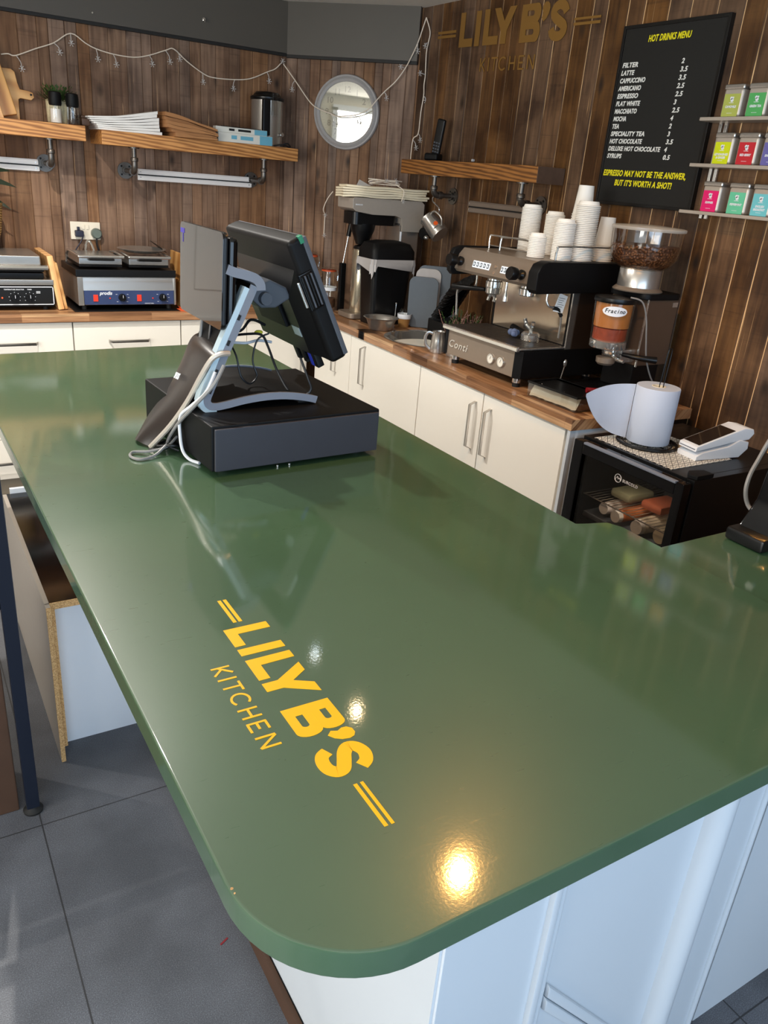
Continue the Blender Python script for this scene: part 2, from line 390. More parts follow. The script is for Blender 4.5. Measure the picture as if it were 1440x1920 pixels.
K = dict(
 plankB=plank_mat('stained_planks_back', (92, 68, 51), (132, 102, 80), (158, 126, 100), (212, 172, 130), (200, 192, 186)),
 plankR=plank_mat('stained_planks_right_shaded', (72, 51, 36), (104, 76, 52), (128, 95, 66), (190, 150, 104), (172, 162, 154)),  # darker than the back planks: shade from grazing light put into the colour
 gapB=gap_mat('gap_back', (34, 22, 16), (90, 62, 42)), gapR=gap_mat('gap_right', (92, 62, 38), (244, 204, 152)),
 ceil=mat('ceiling_paint', (232, 228, 218), .8), wallp=mat('side_wall_paint', (214, 206, 192), .7), bulk=mat('charcoal_paint', (84, 79, 72), .45, scale=3),
 floor=floor_mat(), green=green_mat(), block=block_mat(), chip=chip_mat(),
 pine=grain_mat('pine_shelf', (146, 92, 44), (212, 152, 88), (.7, 6, 9), .45, 4.2, .1, 5),
 pineR=grain_mat('stained_shelf', (98, 60, 28), (168, 112, 56), (.7, 6, 9), .5, 4.2, .1, 5),
 endw=mat('dark_shelf_end', (88, 66, 52), .7, scale=40, var=.3),
 unit=mat('cream_unit_front', (238, 233, 222), .22, spec=.5, var=.01), unitc=mat('cream_carcass', (226, 220, 206), .4, var=.02),
 white=mat('white_gloss_panel', (198, 204, 210), .28, var=.015, scale=3), whiter=mat('white_board', (228, 232, 238), .3, var=.01),
 plinth=mat('plinth_grey', (150, 140, 124), .4), black=mat('black_plastic', (13, 13, 14), .32, var=.1, spec=.4), blackm=mat('black_satin', (14, 14, 15), .5, var=.1, spec=.22),
 drawer_face=mat('charcoal_metal_face', (62, 63, 70), .45, .3, .06), blackg=mat('black_gloss', (10, 10, 12), .08, var=.05),
 rubber=mat('rubber', (18, 18, 18), .7), steel=steel('brushed_steel'), chrome=steel('chrome', (215, 213, 208), .08, 0), dsteel=mat('smoked_steel', (142, 128, 114), .34, .45, .05, 60), nickel=mat('brushed_nickel', (172, 167, 158), .36, .15),
 rail=mat('white_rail', (250, 248, 246), .35, var=.02), railR=mat('grey_rail', (138, 124, 112), .4, .4), pipe=steel('gunmetal_pipe', (108, 102, 96), .38), alu=mat('satin_aluminium', (192, 182, 170), .38, .4, .05, 60),
 grey=mat('grey_trim', (116, 122, 134), .45), pale=mat('pale_blue_steel', (178, 196, 204), .32, .3, scale=6), dgrey=mat('grey_plastic', (72, 76, 84), .45), lgrey=mat('slate_plastic', (92, 100, 108), .5),
 yellow=mat('yellow_vinyl', (238, 178, 16), .35, var=.01), gold=mat('gold_vinyl', (156, 116, 58), .35, .35, var=.04), lemon=mat('yellow_letters', (246, 232, 30), .5), wlet=mat('white_letters', (240, 238, 232), .5),
 felt=mat('black_letter_board', (28, 27, 25), .75, var=.12, scale=200), frame=mat('black_frame', (18, 18, 18), .35),
 paper=mat('white_paper', (238, 236, 232), .7, var=.02), blue_roll=mat('paper_roll', (188, 198, 216), .75, bump=.15, scale=160, var=.01), cup=mat('paper_cup', (250, 247, 240), .5, var=.01), cream=mat('cream_paper', (240, 226, 196), .6, var=.04),
 kraft=mat('kraft_paper', (172, 122, 78), .75, var=.12, scale=18), clockrim=mat('clock_rim', (176, 172, 170), .4), clockface=mat('clock_face', (232, 228, 216), .5, var=.01), clockink=mat('clock_numerals', (150, 144, 134), .6),
 bamboo=grain_mat('bamboo_board', (170, 112, 54), (222, 168, 100), (9, 9, .8), .4, .8, .03, 2), beech=grain_mat('beech_board', (206, 150, 92), (238, 188, 130), (8, 8, 1), .45, 1, .05, 1), oak=grain_mat('oak_paddle', (196, 140, 80), (226, 178, 116), (2, 8, 8), .45, 1, .03, 2),
 leaf=mat('leaf_green', (58, 84, 38), .55, var=.3, scale=60), leafd=mat('dark_leaf', (34, 46, 30), .4), heather=mat('heather_twig', (140, 104, 92), .7, var=.3), soil=mat('potting_soil', (40, 30, 24), .9),
 salt=mat('white_salt', (232, 226, 220), .7), pepper=mat('peppercorns', (58, 46, 40), .7, var=.5, scale=250), pot=mat('speckled_pot', (216, 206, 170), .5, var=.3, scale=160),
 string=mat('clear_cable', (236, 222, 204), .35), bulb=mat('clear_bulb', (248, 244, 240), .08, trans=.5, spec=.9), socketw=mat('cream_socket', (234, 224, 204), .3, var=.01), plugb=mat('navy_plug', (36, 38, 56), .4), plugg=mat('grey_plug', (98, 108, 100), .4),
 pblue=mat('blue_control_panel', (52, 66, 104), .35), red=mat('red_rocker', (206, 60, 44), .3, emit=(206, 50, 30), es=.25), orange=mat('orange_silicone', (216, 92, 48), .5), orangej=mat('orange_seal', (206, 84, 44), .5),
 coffee=mat('coffee_brown', (88, 58, 38), .7, var=.3, scale=200), beans=beans_mat(), wicker=wicker_mat(), motif=motif_mat(), purple=mat('blue_cloth', (70, 60, 150), .7),
 amber=mat('amber_cup', (198, 148, 88), .35, trans=.35), bagm=mat('crumpled_bag', (214, 202, 180), .5, bump=.6, scale=40, alpha=.85), linerm=mat('grey_liner', (176, 172, 170), .45, bump=.5, scale=30),
 maroon=mat('maroon_handle', (128, 26, 34), .3), cloth=mat('blue_cloth_rag', (92, 106, 138), .9, var=.3, bump=.5), wirem=mat('grey_cable', (128, 126, 124), .4), wireb=mat('black_cable', (26, 26, 28), .4), wirew=mat('white_cable', (206, 208, 212), .4),
 brownp=mat('brown_wood_side', (74, 52, 38), .5, var=.2, scale=14), navy=mat('dark_blue_steel', (24, 30, 44), .35, .2), seal=mat('shadow_strip', (30, 28, 26), .6),  # seal colours the shadow under the bulkhead, painted as a dark strip
 lampm=mat('lamp_lens', (255, 226, 180), .4, emit=(255, 214, 150), es=1.2), lamph=mat('bright_lamp_lens', (255, 226, 180), .4, emit=(255, 190, 96), es=25), screen=mat('dark_screen', (38, 30, 26), .06), lcd=mat('lit_buttons', (210, 220, 226), .3, emit=(220, 230, 236), es=.5),
 tan=mat('tan_liner', (196, 160, 120), .5), teal=mat('blue_carton', (110, 178, 204), .4), cart=mat('white_carton', (226, 226, 218), .4), shade=mat('dark_slot', (12, 12, 14), .6), door=mat('white_door', (230, 228, 222), .35, var=.01),
 orangeg=mat('orange_logo', (228, 92, 30), .4), plum=mat('rust_tray', (92, 56, 36), .6), lime=mat('green_top', (110, 170, 90), .5), yel2=mat('yellow_ties', (220, 210, 60), .5), blu=mat('blue_plug', (40, 60, 190), .4), greenled=mat('green_sticker', (40, 120, 90), .4))
def glassm(name, tint, rough=.02, a=.25, metal=0):
    """thin pane: mostly clear, with a mirror-like reflection"""
    m, t, p = nt(name); L = t.links.new
    tr = ND(t, 'ShaderNodeBsdfTransparent'); tr.inputs[0].default_value = lin(tint)
    gl = ND(t, 'ShaderNodeBsdfGlossy'); gl.inputs['Roughness'].default_value = rough; gl.inputs['Color'].default_value = (.95, .95, .95, 1)
    fr = ND(t, 'ShaderNodeLayerWeight', i_Blend=.5); pw = ND(t, 'ShaderNodeMath', operation='POWER'); pw.inputs[1].default_value = 5; L(fr.outputs['Facing'], pw.inputs[0]); ad = ND(t, 'ShaderNodeMath', operation='ADD', use_clamp=True); ad.inputs[1].default_value = a; L(pw.outputs[0], ad.inputs[0])
    nz = ND(t, 'ShaderNodeTexNoise', i_Scale=8.0); b = ND(t, 'ShaderNodeBump', i_Strength=.02, i_Distance=.001); L(nz.outputs['Fac'], b.inputs['Height']); L(b.outputs[0], gl.inputs['Normal'])
    mx = ND(t, 'ShaderNodeMixShader'); L(ad.outputs[0], mx.inputs[0]); L(tr.outputs[0], mx.inputs[1]); L(gl.outputs[0], mx.inputs[2])
    L(mx.outputs[0], t.nodes['Material Output'].inputs[0]); return m
K['pane'] = glassm('clear_glass', (246, 246, 244), .02, .06)
K['clockglass'] = glassm('clock_glass', (250, 250, 246), .015, .28)
K['smoke'] = glassm('smoked_hopper', (238, 230, 220), .06, .10)
K['fridgeglass'] = glassm('fridge_glass', (214, 206, 198), .02, .03)
K['display'] = glassm('display_glass', (96, 90, 88), .02, .38)
K['frost'] = mat('frosted_plastic', (226, 220, 210), .3, alpha=.42)

# ============================================================ THE ROOM
def st(o): o['kind'] = 'structure'; return o
def arc(cx, cy, r, a0, a1, n=10): return [(cx + r * math.cos(R(a0 + (a1 - a0) * i / n)), cy + r * math.sin(R(a0 + (a1 - a0) * i / n))) for i in range(n + 1)]
st(MB().b2((-2.5, -1.9, -.05), (2.75, 4.6, 0)).build('floor', K['floor'], None, 0))
st(MB().b2((-2.5, -1.9, CEIL), (2.75, 4.6, CEIL + .08)).build('ceiling', K['ceil'], None, 0))
def plank_wall(name, P, rot, length, z0, z1, seed, mats, wmin=.07, wmax=.125, gap=.0022, wide=.1):
    rnd = random.Random(seed); mb = MB(); bm = mb.bm
    uv = bm.loops.layers.uv.new('uv'); rn = bm.loops.layers.uv.new('rnd')
    def setuv(fs, q):
        for f in fs:
            for l in f.loops:
                l[uv].uv = (l.vert.co.x, l.vert.co.z); l[rn].uv = q
    mb.mi = 1
    _, fs = mb.raw([(0, .0042, z0), (length, .0042, z0), (length, .0042, z1), (0, .0042, z1), (0, .06, z0), (length, .06, z0), (length, .06, z1), (0, .06, z1)], [(0, 1, 2, 3), (5, 4, 7, 6), (0, 3, 7, 4), (1, 5, 6, 2), (3, 2, 6, 7), (0, 4, 5, 1)]); setuv(fs, (0, 0))
    mb.mi = 0; x = 0
    while x < length - .01:
        w = min(rnd.uniform(wmin, wmax), length - x); g = gap * rnd.choice([.25, .4, 1, 1.6] if gap < .004 else [.5, 1, 1, 1.4]) 
        d = rnd.uniform(0, .0015); c = .0022
        a, b = x + g / 2, x + w - g / 2
        V = [(a, .0042, z0), (a, d + c, z0), (a + c, d, z0), (b - c, d, z0), (b, d + c, z0), (b, .0042, z0)]
        V += [(p[0], p[1], z1) for p in V]
        _, fs = mb.raw(V, [(i, i + 1, i + 7, i + 6) for i in range(5)] + [(0, 5, 4, 3, 2, 1), (6, 7, 8, 9, 10, 11)]); setuv(fs, (rnd.random(), rnd.random()))
        x += w
    bmesh.ops.recalc_face_normals(bm, faces=bm.faces)
    o = mb.build(name, mats, None, 0, weld=False); o.location = P; o.rotation_euler = (0, 0, R(rot)); return st(o)
plank_wall('wall_back', (-2.45, 4.5, 0), 0, 4.56, 0, CEIL, 3, [K['plankB'], K['gapB']], .048, .100, .0024)
plank_wall('wall_corner', (2.02, 4.5, 0), -45.6, .745, 0, CEIL, 11, [K['plankB'], K['gapB']], .042, .085, .0024)
plank_wall('wall_right', (2.5409, 4.085, 0), -89, 6.0, 0, CEIL, 21, [K['plankR'], K['gapR']], .075, .12, .0041)
# plain painted walls behind the photographer, with the shop's windows left open to the daylight
mb = MB()
for a, b in [((-2.5, -1.9, 0), (2.75, -1.84, .62)), ((-2.5, -1.9, 2.28), (2.75, -1.84, CEIL)), ((-2.5, -1.9, .62), (-1.85, -1.84, 2.28)), ((2.05, -1.9, .62), (2.75, -1.84, 2.28)), ((.05, -1.9, .62), (.15, -1.84, 2.28))]: mb.b2(a, b)
st(mb.build('wall_front', K['wallp'], None, 0))
mb = MB()
for a, b in [((-2.5, -1.84, 0), (-2.44, 4.5, .7)), ((-2.5, -1.84, 2.3), (-2.44, 4.5, CEIL)), ((-2.5, -1.84, .7), (-2.44, -.5, 2.3)), ((-2.5, 2.0, .7), (-2.44, 4.5, 2.3))]: mb.b2(a, b)
st(mb.build('wall_left', K['wallp'], None, 0))
mb = MB()
for a, b in [((-.0, -1.86, .62), (.2, -1.82, 2.28)), ((-1.9, -1.86, .58), (2.1, -1.8, .64)), ((-1.9, -1.86, 2.26), (2.1, -1.8, 2.32)), ((-1.9, -1.86, 1.9), (2.1, -1.81, 1.94))]: mb.b2(a, b)
st(mb.build('window_1', K['whiter'], None, 0))
mb = MB()
for y in (-.5, .75, 2.0): mb.b2((-2.46, y - .03, .7), (-2.4, y + .03, 2.3))
mb.b2((-2.46, -.53, .66), (-2.38, 2.03, .72)).b2((-2.46, -.53, 2.27), (-2.4, 2.03, 2.33))
st(mb.build('window_2', K['whiter'], None, 0))
# white panelled door in the back wall, left of the frame (it shows in the customer screen)
mb = MB(); mb.b2((-1.01, 4.46, 0), (-.21, 4.5, 2.05), .004)
for x in (-.91, -.57):
    for z0, z1 in ((.18, .85), (1.0, 1.9)):
        mb.b2((x, 4.45, z0), (x + .27, 4.462, z1), .008)
d1 = st(mb.build('door_1', K['door'], None)); 
mb = MB()
for x in (-1.10, -.208): mb.b2((x, 4.44, 0), (x + .09, 4.5, 2.14), .006)
mb.b2((-1.10, 4.44, 2.05), (-.118, 4.5, 2.14), .006); st(mb.build('trim_1', K['door'], None))
# dark painted bulkhead above the planks, following the bend in the wall
mb = MB()
mb.prism([(-2.44, 4.47), (2.008, 4.47), (2.0, 4.499), (-2.44, 4.499)], 2.19, CEIL)
mb.prism([(2.008, 4.47), (2.512, 3.955), (2.533, 3.976), (2.02, 4.50)], 2.185, CEIL)
st(mb.build('trim_2', K['bulk'], None, 0))
mb = MB()
mb.prism([(-2.44, 4.478), (2.011, 4.478), (2.0, 4.499), (-2.44, 4.499)], 2.176, 2.19)
mb.prism([(2.011, 4.478), (2.518, 3.961), (2.533, 3.976), (2.02, 4.50)], 2.171, 2.185)
st(mb.build('bulkhead_shadow', K['seal'], None, 0))  # bulkhead's shadow line modelled as a dark strip
# recessed ceiling lamps; the last three are added fill for the back
for i, ((x, y), c, e) in enumerate(LAMPS):
    lb = ['recessed ceiling spotlight above the front corner of the counter', 'recessed ceiling spotlight above the espresso machine end of the counter', 'recessed cool white ceiling spotlight above the far end of the counter', 'added fill spotlight on the ceiling above the double grill', 'added fill spotlight on the ceiling above the side table', 'added fill spotlight on the ceiling above the left edge of the counter'][i]
    t = thing('ceiling_spotlight', lb, 'light', (x, y, CEIL), group='recessed ceiling spotlights')
    MB().open_lathe([(.030, -.001), (.032, -.006), (.044, -.006), (.046, 0)], (x, y, CEIL), 24).build('trim_ring', K['steel'], t)
    lens = MB().cyl((x, y, CEIL - .001), (x, y, CEIL - .004), .029).build('lens', K['lamph' if i == 0 else 'lampm'], t)
    lamp('spotlight_beam', 'SPOT', (x, y, CEIL - .02), e * 4, c, .017, spot=150, blend=.8)

# ============================================================ THE GREEN COUNTER
t = thing('service_counter', 'long dark green gloss counter with yellow lettering on its top and white panelled base', 'counter', (.7, 1.5, 0))
out = [(.170, 2.775), (.190, .53)] + arc(.325, .518, .135, 180, 270, 14) + [(1.217, .383), (1.217, .985)] + arc(1.19, 1.0, .018, 20, 80, 4) + [(1.160, 1.026), (1.134, 1.035), (1.128, 2.842)]
mb = MB(); mb.prism(out, .965, 1.0, bv=.0035); mb.build('countertop', K['green'], t, 30)
mb = MB(); mb.b2((.505, .56, .0), (1.10, 2.70, .965)); mb.build('base_body', K['white'], t, 0)
mb = MB(); mb.b2((.500, .55, .06), (.505, 2.7, .963)); mb.build('side_panel', K['white'], t, 0)
mb = MB(); mb.b2((.490, .545, 0), (.5, 2.0, .05)); mb.build('skirting', K['brownp'], t, 0)
mb = MB(); mb.b2((.505, .545, 0), (.705, .562, .964), .002); mb.b2((.690, .535, .0), (.705, .55, .964), .004); mb.build('corner_panel', K['white'], t)
mb = MB(); mb.b2((.709, .545, 0), (1.213, .562, .964), .002)
for x0, x1 in ((.709, .722), (1.03, 1.09), (1.198, 1.213)):
    mb.prism(arc((x0 + x1) / 2, .546, (x1 - x0) / 2, 180, 360, 10), .0, .963)
mb.build('front_panel', K['white'], t)
mb = MB()
for k in (0, .030): mb.prism([(.722, .490 - k), (1.03, .120 - k), (1.03, .092 - k), (.722, .462 - k)], .534, .548, 'y', .005)
mb.build('diagonal_moulding', K['white'], t)
mb = MB(); mb.cyl((.4995, .665, .86), (.488, .665, .86), .017, .015); mb.cyl((.489, .665, .86), (.4875, .665, .86), .008); mb.build('cable_port', K['grey'], t)
# lettering, outlines in letter heights
GL = {
 'bar': [[(-1.15, .32), (-.11, .32), (-.11, .40), (-1.15, .40)], [(-1.15, .45), (-.11, .45), (-.11, .53), (-1.15, .53)]],
 'L': [[(.11, 0), (.83, 0), (.83, .24), (.36, .24), (.36, 1), (.11, 1)]],
 'I': [[(.95, 0), (1.2, 0), (1.2, .99), (.95, .99)]],
 'L2': [[(1.39, 0), (2.14, 0), (2.14, .24), (1.65, .24), (1.63, 1), (1.38, 1)]],
 'Y': [[(2.27, 0), (2.55, 0), (2.55, .35), (2.93, .99), (2.62, .99), (2.40, .62), (2.16, .99), (1.86, .99), (2.27, .34)]],
 'ap': [[(4.20, .48), (4.11, .58), (4.16, .70), (4.11, .80), (4.12, .90), (4.20, .98), (4.32, .98), (4.40, .92), (4.43, .82), (4.40, .68), (4.32, .56)]],
 'bar2': [[(5.5, .29), (6.53, .29), (6.53, .36), (5.5, .36)], [(5.5, .42), (6.53, .42), (6.53, .48), (5.5, .48)]]}
def bez(P, n=6): return [tuple(v) for v in [Vector((p[0], p[1])) for p in P]]
def smooth2(P, n=4):
    Q = [Vector((a, b, 0)) for a, b in P]; Q = spline(Q, n); return [(q.x, q.y) for q in Q]
def letters(mb, s, M, th):
    """the LILY B'S letters; s = letter height, M = matrix, th = thickness"""
    keep = mb.M; mb.M = M @ Matrix.Diagonal((s, s, 1, 1))
    for k, polys in GL.items():
        for p in polys: mb.prism(p, 0, th)
    # B as an outer contour with two counters, stitched in horizontal slices
    def slab(x0, x1, y0, y1): mb.prism([(x0, y0), (x1, y0), (x1, y1), (x0, y1)], 0, th)
    slab(3.20, 3.46, -.02, .98)
    def bowl(cy, ro, ri, xo, xi, tk):
        O = [(3.46, cy - ro)] + [(xo - ro * .62 + ro * .62 * math.sin(R(a)), cy - ro * math.cos(R(a))) for a in range(0, 181, 15)] + [(3.46, cy + ro)]
        I = [(3.46, cy - ri)] + [(xi - ri * .8 + ri * .8 * math.sin(R(a)), cy - ri * math.cos(R(a))) for a in range(0, 181, 15)] + [(3.46, cy + ri)]
        for i in range(len(O) - 1): mb.prism([O[i], O[i + 1], I[i + 1], I[i]], 0, th * tk)
    bowl(.245, .265, .075, 4.09, 3.82, 1); bowl(.735, .245, .068, 4.05, 3.77, 1.25)
    O = smooth2([(5.10, .60), (5.28, .64), (5.20, .84), (5.02, .96), (4.80, .985), (4.58, .92), (4.47, .76), (4.50, .58), (4.68, .42), (4.92, .31)], 5)
    # S as a ribbon with varying width
    cl = smooth2([(5.15, .66), (5.05, .80), (4.86, .865), (4.68, .80), (4.62, .67), (4.72, .54), (4.92, .43), (5.08, .33), (5.11, .20), (5.00, .09), (4.82, .07), (4.66, .13), (4.58, .27)], 5)
    n = len(cl) - 1; up, lo = [], []
    for i, p in enumerate(cl):
        a, b = cl[max(i - 1, 0)], cl[min(i + 1, n)]; d = Vector((b[0] - a[0], b[1] - a[1])).normalized(); w = .118 + .012 * math.sin(math.pi * i / n)
        up.append((p[0] - d.y * w, p[1] + d.x * w)); lo.append((p[0] + d.y * w, p[1] - d.x * w))
    for i in range(n): mb.prism([lo[i], lo[i + 1], up[i + 1], up[i]], 0, th)
    mb.M = keep
def kitchen(mb, s, M, th, w=.048):
    keep = mb.M; mb.M = M @ Matrix.Diagonal((s, s, 1, 1))
    cnt = [0]
    def ln(a, b):
        cnt[0] += 1
        a, b = Vector(a), Vector(b); d = (b - a).normalized(); nn = Vector((-d.y, d.x)) * w / 2
        mb.prism([tuple(a - nn), tuple(b - nn), tuple(b + nn), tuple(a + nn)], 0, th * (1 + .12 * (cnt[0] % 5)))
    y0, y1, ym = -.74, -.355, -.55
    for a, b in [((1.41, y0), (1.41, y1)), ((1.42, -.6), (1.64, y1)), ((1.48, ym), (1.66, y0)), ((1.83, y0), (1.83, y1)), ((2.12, y0), (2.12, y1)), ((1.97, y1 - .02), (2.27, y1 - .02)),
                 ((2.88, y0), (2.88, y1)), ((3.13, y0), (3.13, y1)), ((2.88, ym), (3.13, ym)), ((3.32, y0), (3.32, y1)), ((3.32, y0 + .02), (3.56, y0 + .02)), ((3.32, y1 - .02), (3.55, y1 - .02)), ((3.32, ym), (3.51, ym)),
                 ((3.74, y0), (3.74, y1)), ((3.75, y1), (4.02, y0)), ((4.02, y0), (4.02, y1))]: ln(a, b)
    C = [(2.55 + .18 * math.cos(R(a)), -.548 + .175 * math.sin(R(a))) for a in range(45, 316, 18)]
    nn_ = []
    for i in range(len(C)):
        d = (Vector(C[min(i + 1, len(C) - 1)]) - Vector(C[max(i - 1, 0)])).normalized(); nn_.append(Vector((-d.y, d.x)) * w / 2)
    mb.prism([tuple(Vector(c) + q) for c, q in zip(C, nn_)] + [tuple(Vector(c) - q) for c, q in reversed(list(zip(C, nn_)))], 0, th)
    mb.M = keep
MC = Matrix(((0, 1, 0, .342), (-1, 0, 0, .940), (0, 0, 1, 1.0001), (0, 0, 0, 1)))
mb = MB(); letters(mb, .066, MC, .0004); kitchen(mb, .066, MC, .0004)
mb.build('lettering', K['yellow'], t, 0)['label'] = 'bold yellow LILY B\'S KITCHEN vinyl lettering between two double bars'
mb = MB()
for (x, y, r) in [(.1940, .508, .0018), (.1945, .502, .0012)]: mb.cyl((x, y, .996), (x, y, 1.0002), r, r * .8, 8)
mb.build('chip_mark', K['chip'], t)
# lower return counter
t = thing('return_counter', 'short green counter flap at right, butted against the long green counter', 'counter', (1.9, .63, 0))
MB().prism([(1.220, .383), (2.58, .383), (2.58, .892), (1.222, .892)], .958, .994, bv=.003).build('countertop', K['green'], t, 30)
MB().b2((1.26, .56, 0), (2.56, .74, .957)).build('base_body', K['white'], t, 0)
# ============================================================ UNDER THE COUNTER (open staff side)
t = thing('side_table', 'low brown wooden side table against the back wall by the white door', 'table', (-.7, 4.1, 0))
MB().b2((-1.1, 3.85, .80), (-.16, 4.38, .84), .004).build('table_top', K['pine'], t)
for x, y in ((-1.07, 3.88), (-.19, 3.88), (-1.07, 4.35), (-.19, 4.35)): MB().b2((x - .02, y - .02, 0), (x + .02, y + .02, .80)).build('leg', K['brownp'], t)
t = thing('low_shelf_unit', 'low white chipboard unit with dark glossy top under the left edge of the green counter', 'cabinet', (.37, 2.4, 0))
MB().b2((.2435, 1.985, .4885), (.50, 2.80, .508)).build('top_board', K['blackg'], t, 0)
MB().b2((.232, 1.9815, .4885), (.484, 1.985, .508)).build('top_edge', K['chip'], t, 0)['label'] = 'raw chipboard front edge'
MB().b2((.2312, 1.96, .0), (.2432, 2.80, .508)).build('side_panel', K['alu'], t, 0)
MB().b2((.2435, 1.985, .03), (.256, 2.80, .488)).build('inner_panel', K['chip'], t, 0)
MB().b2((.2312, 1.956, .0), (.2432, 1.96, .508)).build('panel_edge', K['chip'], t, 0)
MB().b2((.257, 2.04, .0), (.484, 2.055, .487)).build('front_board', K['whiter'], t, 0)
MB().b2((.256, 2.801, .0), (.50, 2.815, .525)).build('back_board', K['whiter'], t, 0)
t = thing('metal_rack', 'dark blue black steel rack post with round foot at the left edge', 'rack', (.11, 1.80, 0))
MB().b2((.115, 1.785, .018), (.147, 1.812, 1.22), .002).build('post', K['navy'], t)
mb = MB(); mb.lathe([(.024, 0), (.025, .006), (.012, .014), (.008, .024)], (.131, 1.80, 0)); mb.build('foot', K['rubber'], t)
mb = MB(); mb.cyl((.131, 1.80, .02), (.131, 1.80, .034), .009, n=6); mb.build('foot_bolt', K['chrome'], t)
MB().b2((-.75, 1.79, .622), (.115, 1.81, .652), .002).build('crossbar', K['navy'], t)
MB().b2((-.75, 1.79, 1.19), (.115, 1.81, 1.22), .002).build('top_rail', K['navy'], t)
MB().b2((-.78, 1.785, .0), (-.75, 1.812, 1.22), .002).build('post', K['navy'], t)
solo(MB().b2((-.74, 1.815, 0.0), (.100, 1.98, .618), .004), 'wooden_bin', K['brownp'], 'dark brown wooden box standing on the floor inside the metal rack', 'box', (-.33, 1.9, 0))

# ============================================================ FITTED UNITS
def bow_handle(mb, c, L, vertical, out=(0, -1, 0)):
    """flat bow handle centred on c in the local face plane (x along, y out to the viewer is negative)"""
    h = L / 2
    def pt(u, v, d): return (c[0] + (0 if vertical else u), c[1] - d, c[2] + (u if vertical else 0) + (0 if vertical else v))
    pr = [(-h, 0), (-h + .012, .027), (h - .012, .027), (h, 0)]
    for i in range(3):
        (u0, d0), (u1, d1) = pr[i], pr[i + 1]
        w = .0065
        if vertical:
            V = [(c[0] - w, c[1] - d0, c[2] + u0), (c[0] + w, c[1] - d0, c[2] + u0), (c[0] + w, c[1] - d0 - .005, c[2] + u0), (c[0] - w, c[1] - d0 - .005, c[2] + u0),
                 (c[0] - w, c[1] - d1, c[2] + u1), (c[0] + w, c[1] - d1, c[2] + u1), (c[0] + w, c[1] - d1 - .005, c[2] + u1), (c[0] - w, c[1] - d1 - .005, c[2] + u1)]
        else:
            V = [(c[0] + u0, c[1] - d0, c[2] - w), (c[0] + u0, c[1] - d0, c[2] + w), (c[0] + u0, c[1] - d0 - .005, c[2] + w), (c[0] + u0, c[1] - d0 - .005, c[2] - w),
                 (c[0] + u1, c[1] - d1, c[2] - w), (c[0] + u1, c[1] - d1, c[2] + w), (c[0] + u1, c[1] - d1 - .005, c[2] + w), (c[0] + u1, c[1] - d1 - .005, c[2] - w)]
        mb.raw(V, [(0, 1, 2, 3), (7, 6, 5, 4), (0, 4, 5, 1), (1, 5, 6, 2), (2, 6, 7, 3), (3, 7, 4, 0)])
    return mb
def base_unit(loc, rot, w, fronts, label, group):
    """fronts: list of (x0, x1, z0, z1, kind, handle_x, handle_z)"""
    u = thing('base_unit', label, 'cabinet', loc, rot, group, local=True); u['_'] = 0; del u['_']
    MB().b2((0, .021, .1), (w, .38, .866)).build('carcass', K['unitc'], u, 0)
    MB().b2((0, .06, 0), (w, .075, .1)).build('plinth', K['plinth'], u, 0)
    for x0, x1, z0, z1, kd, hx, hz in fronts:
        d = MB().b2((x0 + .0015, 0, z0 + .0015), (x1 - .0015, .02, z1 - .0015), .002).build(kd, K['unit'], u)
        if hx is not None:
            bow_handle(MB(), (hx, 0, hz), .2, kd == 'door').build('handle', K['nickel'], d)
    return u
# back run: front line y=4.018
yb = 4.022
G1 = 'cream base units along the back wall'; G2 = 'cream base units along the right wall'
base_unit((-.10, yb, 0), 0, .30, [(0, .3, .69, .864, 'drawer', .15, .77), (0, .3, .1, .69, 'door', .26, .6)], 'cream drawer unit at the far left end of the back worktop', G1)
base_unit((.203, yb, 0), 0, .52, [(0, .52, .69, .864, 'drawer', .26, .77), (0, .52, .305, .69, 'drawer', .26, .49), (0, .52, .1, .305, 'drawer', .17, .19)], 'cream drawer unit under the black contact grill', G1)
base_unit((.726, yb, 0), 0, .525, [(0, .525, .69, .864, 'drawer', .262, .77), (0, .525, .1, .69, 'drawer', .262, .5)], 'cream drawer unit under the blue fronted double grill', G1)
base_unit((1.254, yb, 0), 0, .725, [(0, .36, .1, .864, 'door', .115, .745), (0.36, .725, .1, .864, 'door', .675, .65)], 'cream corner unit behind the till screen', G1)
# right run
def RP(s, d=0, z=0):   # s = distance from the far end, d = depth into the wall
    a = R(-91.55); o = Vector((1.992, 4.0, 0)); return o + Vector((math.cos(a), math.sin(a), 0)) * s + Vector((-math.sin(a), math.cos(a), 0)) * d + Vector((0, 0, z))
RR = -91.55
def ru(s0, w, fr, lb): p = RP(s0, .012); base_unit((p.x, p.y, 0), RR, w, fr, lb, G2)
ru(.03, .425, [(0, .425, .1, .864, 'door', .27, .73)], 'cream base unit under the coffee jars at the inner corner')
ru(.456, .678, [(0, .678, .1, .864, 'door', .16, .737)], 'wide cream base unit under the round sink')
ru(1.136, .478, [(0, .478, .1, .864, 'door', .433, .717)], 'cream base unit with its handle at the right, under the espresso machine')
ru(1.616, .500, [(0, .482, .1, .864, 'door', .055, .713)], 'cream base unit at the near end, with its handle at the left, beside the fridge')
p = RP(2.117, .003)
e = thing('end_panel', 'pale end panel closing the cream units beside the fridge', 'panel', (p.x, p.y, 0), RR, local=True)
MB().b2((0, 0, 0), (.014, .50, .866)).build('panel', K['white'], e, 0)
# worktops
wt = thing('worktop', 'wood block laminate worktop along the back wall under the grills', 'worktop', (-.1, 4.0, .867), 0, local=True)
MB().b2((0, .003, 0), (2.095, .497, .038), .0015).build('worktop_board', K['block'], wt)
p = RP(.0)
wt = thing('worktop', 'wood block laminate worktop along the right wall under the espresso machine', 'worktop', (p.x, p.y, .8671), RR, local=True)
